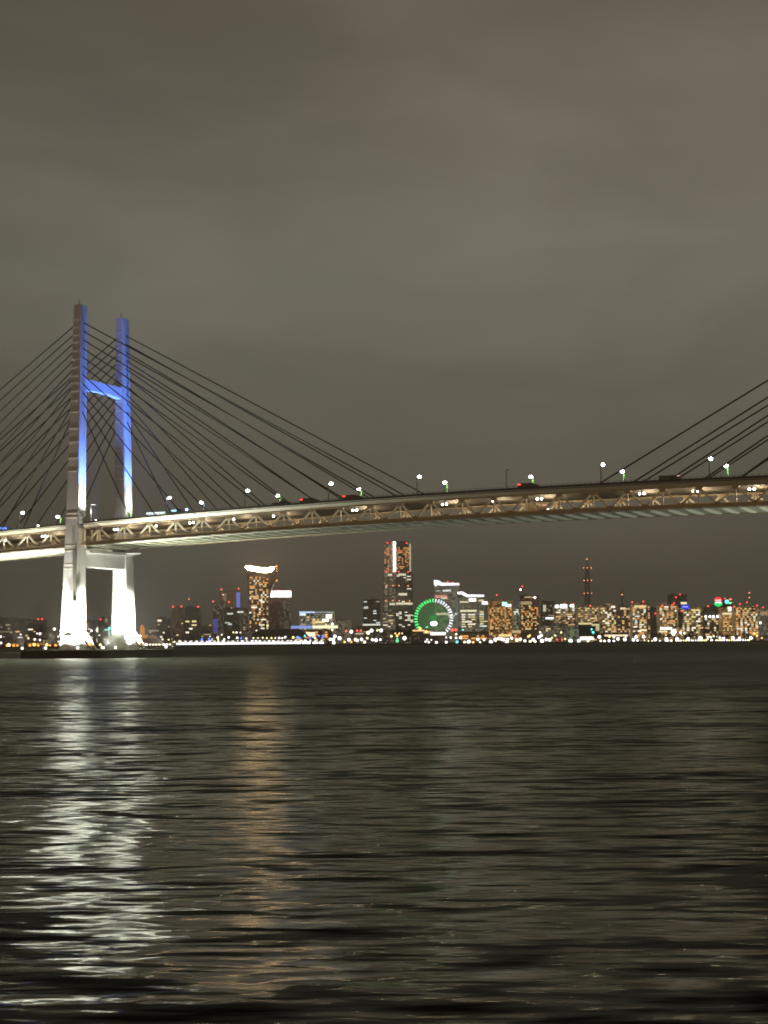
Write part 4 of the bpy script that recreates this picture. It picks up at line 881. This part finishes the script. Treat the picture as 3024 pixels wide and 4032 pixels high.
A_(1800, 2100, 3.318, [(155, 1415, 'white', 2.1), (270, 1385, 'white', 1.8), (350, 1390, 'white', 1.5), (440, 1417, 'white', 2.2), (500, 1388, 'white', 2.2), (545, 1375, 'white', 1.7), (585, 1382, 'white', 2.0), (610, 1390, 'white', 1.7), (660, 1385, 'white', 1.7), (650, 1417, 'white', 2.0), (715, 1370, 'white', 1.6), (780, 1395, 'cream', 2.0), (825, 1385, 'cream', 2.0), (885, 1405, 'white', 1.6), (955, 1412, 'cream', 1.7), (995, 1388, 'white', 1.9), (1020, 1415, 'cream', 1.7), (1070, 1355, 'white', 1.9), (1100, 1335, 'white', 1.7), (1110, 1405, 'white', 2.3), (1165, 1385, 'white', 1.8), (1210, 1392, 'white', 1.9), (1480, 1405, 'white', 2.4), (1590, 1405, 'white', 2.1), (1360, 1296, 'yellow', 1.1), (1085, 1292, 'cream', 1.2), (210, 1425, 'orange', 1.2), (300, 1425, 'cream', 1.3), (100, 1420, 'yellow', 1.1), (40, 1365, 'white', 1.4), (75, 1262, 'cool', 1.0) if False else (75, 1262, 'teal', 1.0), (1280, 1335, 'cream', 1.2), (1240, 1365, 'yellow', .9), (1300, 1388, 'red', 1.1), (1370, 1388, 'red', 1.1), (1410, 1380, 'yellow', 1.0), (930, 1350, 'orange', 1.2), (950, 1335, 'orange', 1.1)])
A_(2200, 2100, 3.687, [(172, 1560, 'white', 2.4), (295, 1560, 'white', 1.9), (425, 1562, 'cream', 1.6), (590, 1505, 'white', 2.1), (610, 1560, 'cream', 1.6), (665, 1565, 'cream', 1.7), (730, 1560, 'white', 1.7), (735, 1500, 'yellow', 1.1), (800, 1568, 'white', 1.5), (860, 1532, 'white', 2.0), (800, 1505, 'cream', 1.6), (960, 1540, 'white', 2.2), (975, 1495, 'cream', 1.3), (1085, 1545, 'white', 2.0), (1122, 1503, 'white', 1.8), (1142, 1553, 'white', 1.4), (1232, 1500, 'white', 2.0), (1245, 1552, 'cream', 1.0), (1302, 1562, 'yellow', .9), (1400, 1537, 'white', 2.2), (1355, 1562, 'cream', 1.0), (1470, 1565, 'white', 1.0), (1562, 1535, 'white', 2.2), (1580, 1565, 'white', 1.6), (1632, 1565, 'white', 1.4), (475, 1395, 'cool', 1.2) if False else (478, 1395, 'teal', 1.1), (500, 1438, 'teal', 1.5)])
A_(2574, 2200, 3.687, [(20, 1170, 'white', 2.2), (92, 1195, 'white', 1.0), (185, 1180, 'white', 2.2), (255, 1190, 'yellow', 1.4), (340, 1165, 'white', 2.1), (500, 1165, 'white', 2.1), (680, 1158, 'white', 2.8), (780, 1168, 'cream', 1.3), (785, 1140, 'cream', 1.0), (825, 1140, 'white', 1.2), (870, 1125, 'cream', 1.3), (842, 1190, 'white', 1.7), (960, 1148, 'white', 1.5), (1012, 1160, 'white', 2.1), (1150, 1150, 'white', 2.1), (1245, 1160, 'white', 2.2), (1412, 1150, 'white', 2.2), (290, 1060, 'white', 3.6), (285, 1100, 'cream', 2.0), (390, 1075, 'cream', 1.7), (445, 1080, 'cream', 1.6), (1500, 1120, 'orange', 1.2), (1460, 1085, 'orange', 1.4), (1570, 1150, 'orange', 1.0)])
for xa, xb, c in ((330, 760, 'w'), (905, 1030, 'w'), (1065, 1275, 'w'), (1300, 1395, 'y')):  # rows of small lamps added for the glow of the lit quay wall
    x = xa
    while x < xb:
        A_(2574, 2200, 3.687, [(x, 1196 + rng.uniform(-6, 6), 'yellow' if (rng.random() < .3) else 'white', rng.uniform(.9, 1.35))]); x += rng.uniform(24, 40)
cnt = {}
items = []
for (px, py, c, s_) in sorted(LAMPS):
    zone = next(z for lim, z in ZONES if px < lim)
    key = (c, zone); cnt[key] = cnt.get(key, 0) + 1; items.append((px, py, c, s_, key, cnt[key]))
pole_cache = {}
lampmat = mat('shore_lamp_pole', (.12, .12, .12), .6)
for (px, py, c, s_, key, i) in items:
    xg = at(px, 2520, 2600).x
    Y = max(shore_y(xg) + rng.uniform(14, 60), 2545 if 690 < px < 1290 else 0)
    P = at(px, py, Y)
    hgt = max(P.z - GZ, 1.2)
    lb = f'{c} lamp {key[1]}'
    if cnt[key] > 1: lb += f', {ORD[i-1]} from left' if i <= len(ORD) else ', near the right end'
    root = thing('shore_lamp', lb, 'lamp', (P.x, Y, GZ), 0, 'lamps along the far shore')
    hk = round(hgt, 1)
    if hk not in pole_cache: pole_cache[hk] = MB().cyl((0, 0, 0), (0, 0, hk), .16, 6, .1).box(-.3, .3, -.3, .3, 0, .4).mesh('pole', lampmat)
    link('pole', pole_cache[hk], root)
    link('globe', HEADS[c], root, (0, 0, hk), 0, (s_ * 1.4,) * 3)

# low quay sheds and kiosks between the lamps
def shed(label, x0, x1, y0, Y, fac, bars, name='quay_shed'):
    s = Bld(name, label, 'shed', x0, x1, y0, Y, 14, fac, plant=False)
    for q in bars: s.bar(*q)
    return s
shed('long shed with a warm lit front left of the tower foot', -20, 215, 2514, 2640, 'brown', [(30, 76, 2534, 2538, (1, .45, .1), .5), (112, 190, 2532, 2539, (1, .42, .08), .55)])
shed('cream lit kiosk row below the ferris wheel', 1696, 1756, 2488, 2720, 'brown', [(1696, 1754, 2490, 2500, (1, .93, .78), 5, 'shopfront')])
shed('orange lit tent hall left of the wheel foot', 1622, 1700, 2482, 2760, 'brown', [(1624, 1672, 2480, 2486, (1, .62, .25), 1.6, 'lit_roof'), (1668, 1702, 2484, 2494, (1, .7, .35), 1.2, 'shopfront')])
shed('orange lit arcade below the stepped wave roofed tower', 1806, 1924, 2490, 2760, 'brown', []).win(['amber', 'warm', 'amber', 'warm'], .6, 5, 4.2, 4.2, 2.4, runs=.4)
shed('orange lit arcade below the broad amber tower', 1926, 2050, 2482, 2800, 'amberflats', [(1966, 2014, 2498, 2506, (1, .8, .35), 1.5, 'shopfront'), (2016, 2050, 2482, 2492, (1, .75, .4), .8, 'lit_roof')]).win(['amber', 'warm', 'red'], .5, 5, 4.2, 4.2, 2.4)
shed('dark promenade hall with warm lit windows under its eaves', 2368, 2478, 2494, 2790, 'dark', [(2380, 2472, 2499, 2506, (1, .75, .5), 1.6, 'shopfront')])
shed('cream lit pavilion below the yellow corniced hotel', 2282, 2348, 2504, 2760, 'pale', [(2284, 2336, 2508, 2519, (1, .93, .65), 4.5, 'shopfront'), (2336, 2349, 2510, 2521, (1, .6, .3), 1.4, 'shopfront')])
shed('grey customs shed with a dim front below the tallest tower', 1458, 1616, 2484, 2700, 'grey', [])
shed('dark shed below the wheel and white tower', 1642, 1694, 2500, 2640, 'dark', [])
shed('dark orange shed behind the pier foot', 560, 690, 2516, 2650, 'brown', [(600, 668, 2536, 2540, (1, .8, .5), 1.0)])
shed('low grey shed left of the green harbour light', 1390, 1456, 2492, 2620, 'grey', [(1400, 1430, 2492, 2498, (1, .85, .6), .8)])
# low distant blocks that fill the gaps in the skyline
for lb, x0, x1, yt, Y, fc in (('dim distant block between the two brown towers at left', 786, 842, 2458, 4200, 'grey'), ('dim distant row behind the mall', 1150, 1330, 2462, 4300, 'grey'), ('dim distant row right of the tan hall', 1383, 1512, 2470, 4500, 'grey'),
                              ('brown distant row behind the flats at right', 2270, 2600, 2398, 4600, 'brown'), ('dark distant row behind the neon sign block', 2600, 3040, 2404, 4500, 'brown'), ('brown distant row left of the tower', -60, 270, 2470, 4000, 'brown'), ('grey distant block behind the tall amber flats', 2120, 2290, 2420, 4300, 'flats'), ('low distant row behind the domed turret hall', 440, 680, 2482, 4000, 'dark')):
    Bld('distant_block', lb, 'building', x0, x1, yt, Y, 40, fc, plant=True).win(['dim', 'warm'], .05)

# ------------------------------------------------------------------ trees on the promenade
leaf = mat('dark_foliage', (.035, .05, .022), .8, noise=.4, nscale=.6); bark = mat('bark', (.06, .045, .03), .9)
def crown_mesh(seed):
    r_ = random.Random(seed); b = MB()
    for k in range(7):
        c = Vector((r_.uniform(-2.6, 2.6), r_.uniform(-2.6, 2.6), r_.uniform(-1.4, 2.4)))
        for i in range(60):
            d = Vector((r_.gauss(0, 1), r_.gauss(0, 1), r_.gauss(0, .8))).normalized() * r_.uniform(.5, 2.1); p = c + d
            e = Vector((r_.gauss(0, 1), r_.gauss(0, 1), r_.gauss(0, 1))).normalized(); f = e.cross(Vector((.3, .5, .8))).normalized(); q = .42
            b.add([p - e * q, p + f * q * .7, p + e * q, p - f * q * .7], [(0, 1, 2, 3)])
    return b.mesh('crown', leaf)
crowns = [crown_mesh(s_) for s_ in (1, 2, 3)]
trunk = MB().cyl((0, 0, 0), (0, 0, 4.0), .38, 8, .22).cyl((0, 0, 3.2), (1.3, .4, 6.0), .2, 6, .08).cyl((0, 0, 3.4), (-1.2, -.5, 6.2), .2, 6, .08).cyl((0, 0, 3.9), (.1, .2, 6.6), .2, 6, .08).mesh('trunk', bark)
TREES = [(2576, 2503), (2598, 2500), (2615, 2506), (2637, 2503), (2658, 2505), (2700, 2506), (2718, 2502), (2742, 2506), (2775, 2505), (2815, 2500), (2838, 2497), (2862, 2505), (2905, 2503), (2930, 2496), (2945, 2500), (2985, 2510), (3004, 2508), (3020, 2508), (2345, 2508), (2262, 2512), (1610, 2492), (1560, 2490), (1590, 2486)]
for i, (px, py) in enumerate(sorted(TREES)):
    xg = at(px, 2520, 2700).x; Y = shore_y(xg) + 75; P = at(px, py, Y)
    root = thing('tree', f'dark leafy promenade tree on the far shore, {ORD[i] if i < 20 else ["twenty first","twenty second","twenty third"][i-20]} from left', 'tree', (P.x, Y, GZ), rng.uniform(0, 6), 'trees on the far promenade')
    k = max(.6, (P.z - GZ + 3.5) / 9.0); root.scale = (k, k, k)
    link('trunk', trunk, root); link('crown', crowns[i % 3], root, (0, 0, 6.2))

# ------------------------------------------------------------------ sky glow and weak port light
w = bpy.data.worlds.new('World'); sc.world = w; w.use_nodes = True
nt = w.node_tree; N = nt.nodes.new; L = nt.links.new
bg = nt.nodes['Background']; tc = N('ShaderNodeTexCoord')
mp = N('ShaderNodeMapping'); mp.inputs['Scale'].default_value = (2.2, 2.2, 7.0); mp.inputs['Rotation'].default_value = (R(6), 0, 0); L(tc.outputs['Generated'], mp.inputs['Vector'])
n1 = N('ShaderNodeTexNoise'); n1.inputs['Scale'].default_value = 1.6; n1.inputs['Detail'].default_value = 5; n1.inputs['Roughness'].default_value = .55; n1.inputs['Distortion'].default_value = .4; L(mp.outputs[0], n1.inputs['Vector'])
n2 = N('ShaderNodeTexNoise'); n2.inputs['Scale'].default_value = 2.3; n2.inputs['Detail'].default_value = 2; L(mp.outputs[0], n2.inputs['Vector'])
sx = N('ShaderNodeSeparateXYZ'); L(tc.outputs['Generated'], sx.inputs[0])
cr = N('ShaderNodeValToRGB'); L(sx.outputs['Z'], cr.inputs['Fac'])
e = cr.color_ramp; e.elements[0].position = 0.0; e.elements[0].color = (.135, .120, .090, 1); e.elements[1].position = .42; e.elements[1].color = (.150, .130, .094, 1)
q = e.elements.new(.56); q.color = (.055, .048, .036, 1); q = e.elements.new(.95); q.color = (.03, .027, .022, 1); q = e.elements.new(.12); q.color = (.138, .124, .094, 1); q = e.elements.new(.24); q.color = (.200, .187, .143, 1)
mr = N('ShaderNodeMapRange'); mr.inputs['From Min'].default_value = .3; mr.inputs['From Max'].default_value = .7; mr.inputs['To Min'].default_value = .78; mr.inputs['To Max'].default_value = 1.10; L(n1.outputs['Fac'], mr.inputs['Value'])
az = N('ShaderNodeMapRange'); az.inputs['From Min'].default_value = -.3; az.inputs['From Max'].default_value = .12; az.inputs['To Min'].default_value = .80; az.inputs['To Max'].default_value = 1.04; L(sx.outputs['X'], az.inputs['Value'])
mm = N('ShaderNodeMath'); mm.operation = 'MULTIPLY'; L(mr.outputs[0], mm.inputs[0]); L(az.outputs[0], mm.inputs[1])
tint = N('ShaderNodeMix'); tint.data_type = 'RGBA'; tint.inputs['A'].default_value = (1.03, .98, .98, 1); tint.inputs['B'].default_value = (.97, 1.01, 1.02, 1); L(n2.outputs['Fac'], tint.inputs['Factor'])
m1 = N('ShaderNodeMix'); m1.data_type = 'RGBA'; m1.blend_type = 'MULTIPLY'; m1.inputs['Factor'].default_value = 1; L(cr.outputs['Color'], m1.inputs['A']); L(tint.outputs['Result'], m1.inputs['B'])
L(m1.outputs['Result'], bg.inputs['Color']); L(mm.outputs[0], bg.inputs['Strength'])
sl = bpy.data.lights.new('port_glow', 'SUN'); sl.energy = .25; sl.angle = R(25); sl.color = (1, .55, .24)
so = bpy.data.objects.new('port_glow', sl); COL.objects.link(so); so.rotation_euler = Vector((.30, .93, -.12)).to_track_quat('-Z', 'Y').to_euler()

# ------------------------------------------------------------------ air
hz = MB().box(-7000, 7000, -200, 9500, -3.5, 400).build('haze', []); hz['kind'] = 'stuff'
m = bpy.data.materials.new('night_haze'); m.use_nodes = True; nt = m.node_tree; nt.nodes.clear()
o_ = nt.nodes.new('ShaderNodeOutputMaterial'); v_ = nt.nodes.new('ShaderNodeVolumePrincipled'); v_.inputs['Density'].default_value = 1.5e-4
v_.inputs['Color'].default_value = (.92, .89, .82, 1); v_.inputs['Anisotropy'].default_value = .2
nt.links.new(v_.outputs[0], o_.inputs['Volume']); hz.data.materials.append(m)

# ------------------------------------------------------------------ camera, render
cam = bpy.data.cameras.new('camera'); co = bpy.data.objects.new('camera', cam); COL.objects.link(co)
co.matrix_world = Matrix(((RIGHT.x, UP.x, -FWD.x, CAMPOS.x), (RIGHT.y, UP.y, -FWD.y, CAMPOS.y), (RIGHT.z, UP.z, -FWD.z, CAMPOS.z), (0, 0, 0, 1)))
cam.sensor_fit = 'HORIZONTAL'; cam.sensor_width = 36; cam.lens = 36 * F_PX / 3024; cam.clip_start = .5; cam.clip_end = 30000
cam.dof.use_dof = True; cam.dof.focus_distance = 45; cam.dof.aperture_fstop = 3.0
sc.camera = co
sc.view_settings.view_transform = 'Standard'; sc.view_settings.look = 'None'; sc.view_settings.exposure = 0; sc.view_settings.gamma = 1
sc.render.engine = 'CYCLES'
sc.cycles.use_denoising = True; sc.cycles.max_bounces = 5; sc.cycles.diffuse_bounces = 2; sc.cycles.glossy_bounces = 3
sc.cycles.sample_clamp_indirect = 22; sc.cycles.filter_width = 1.7
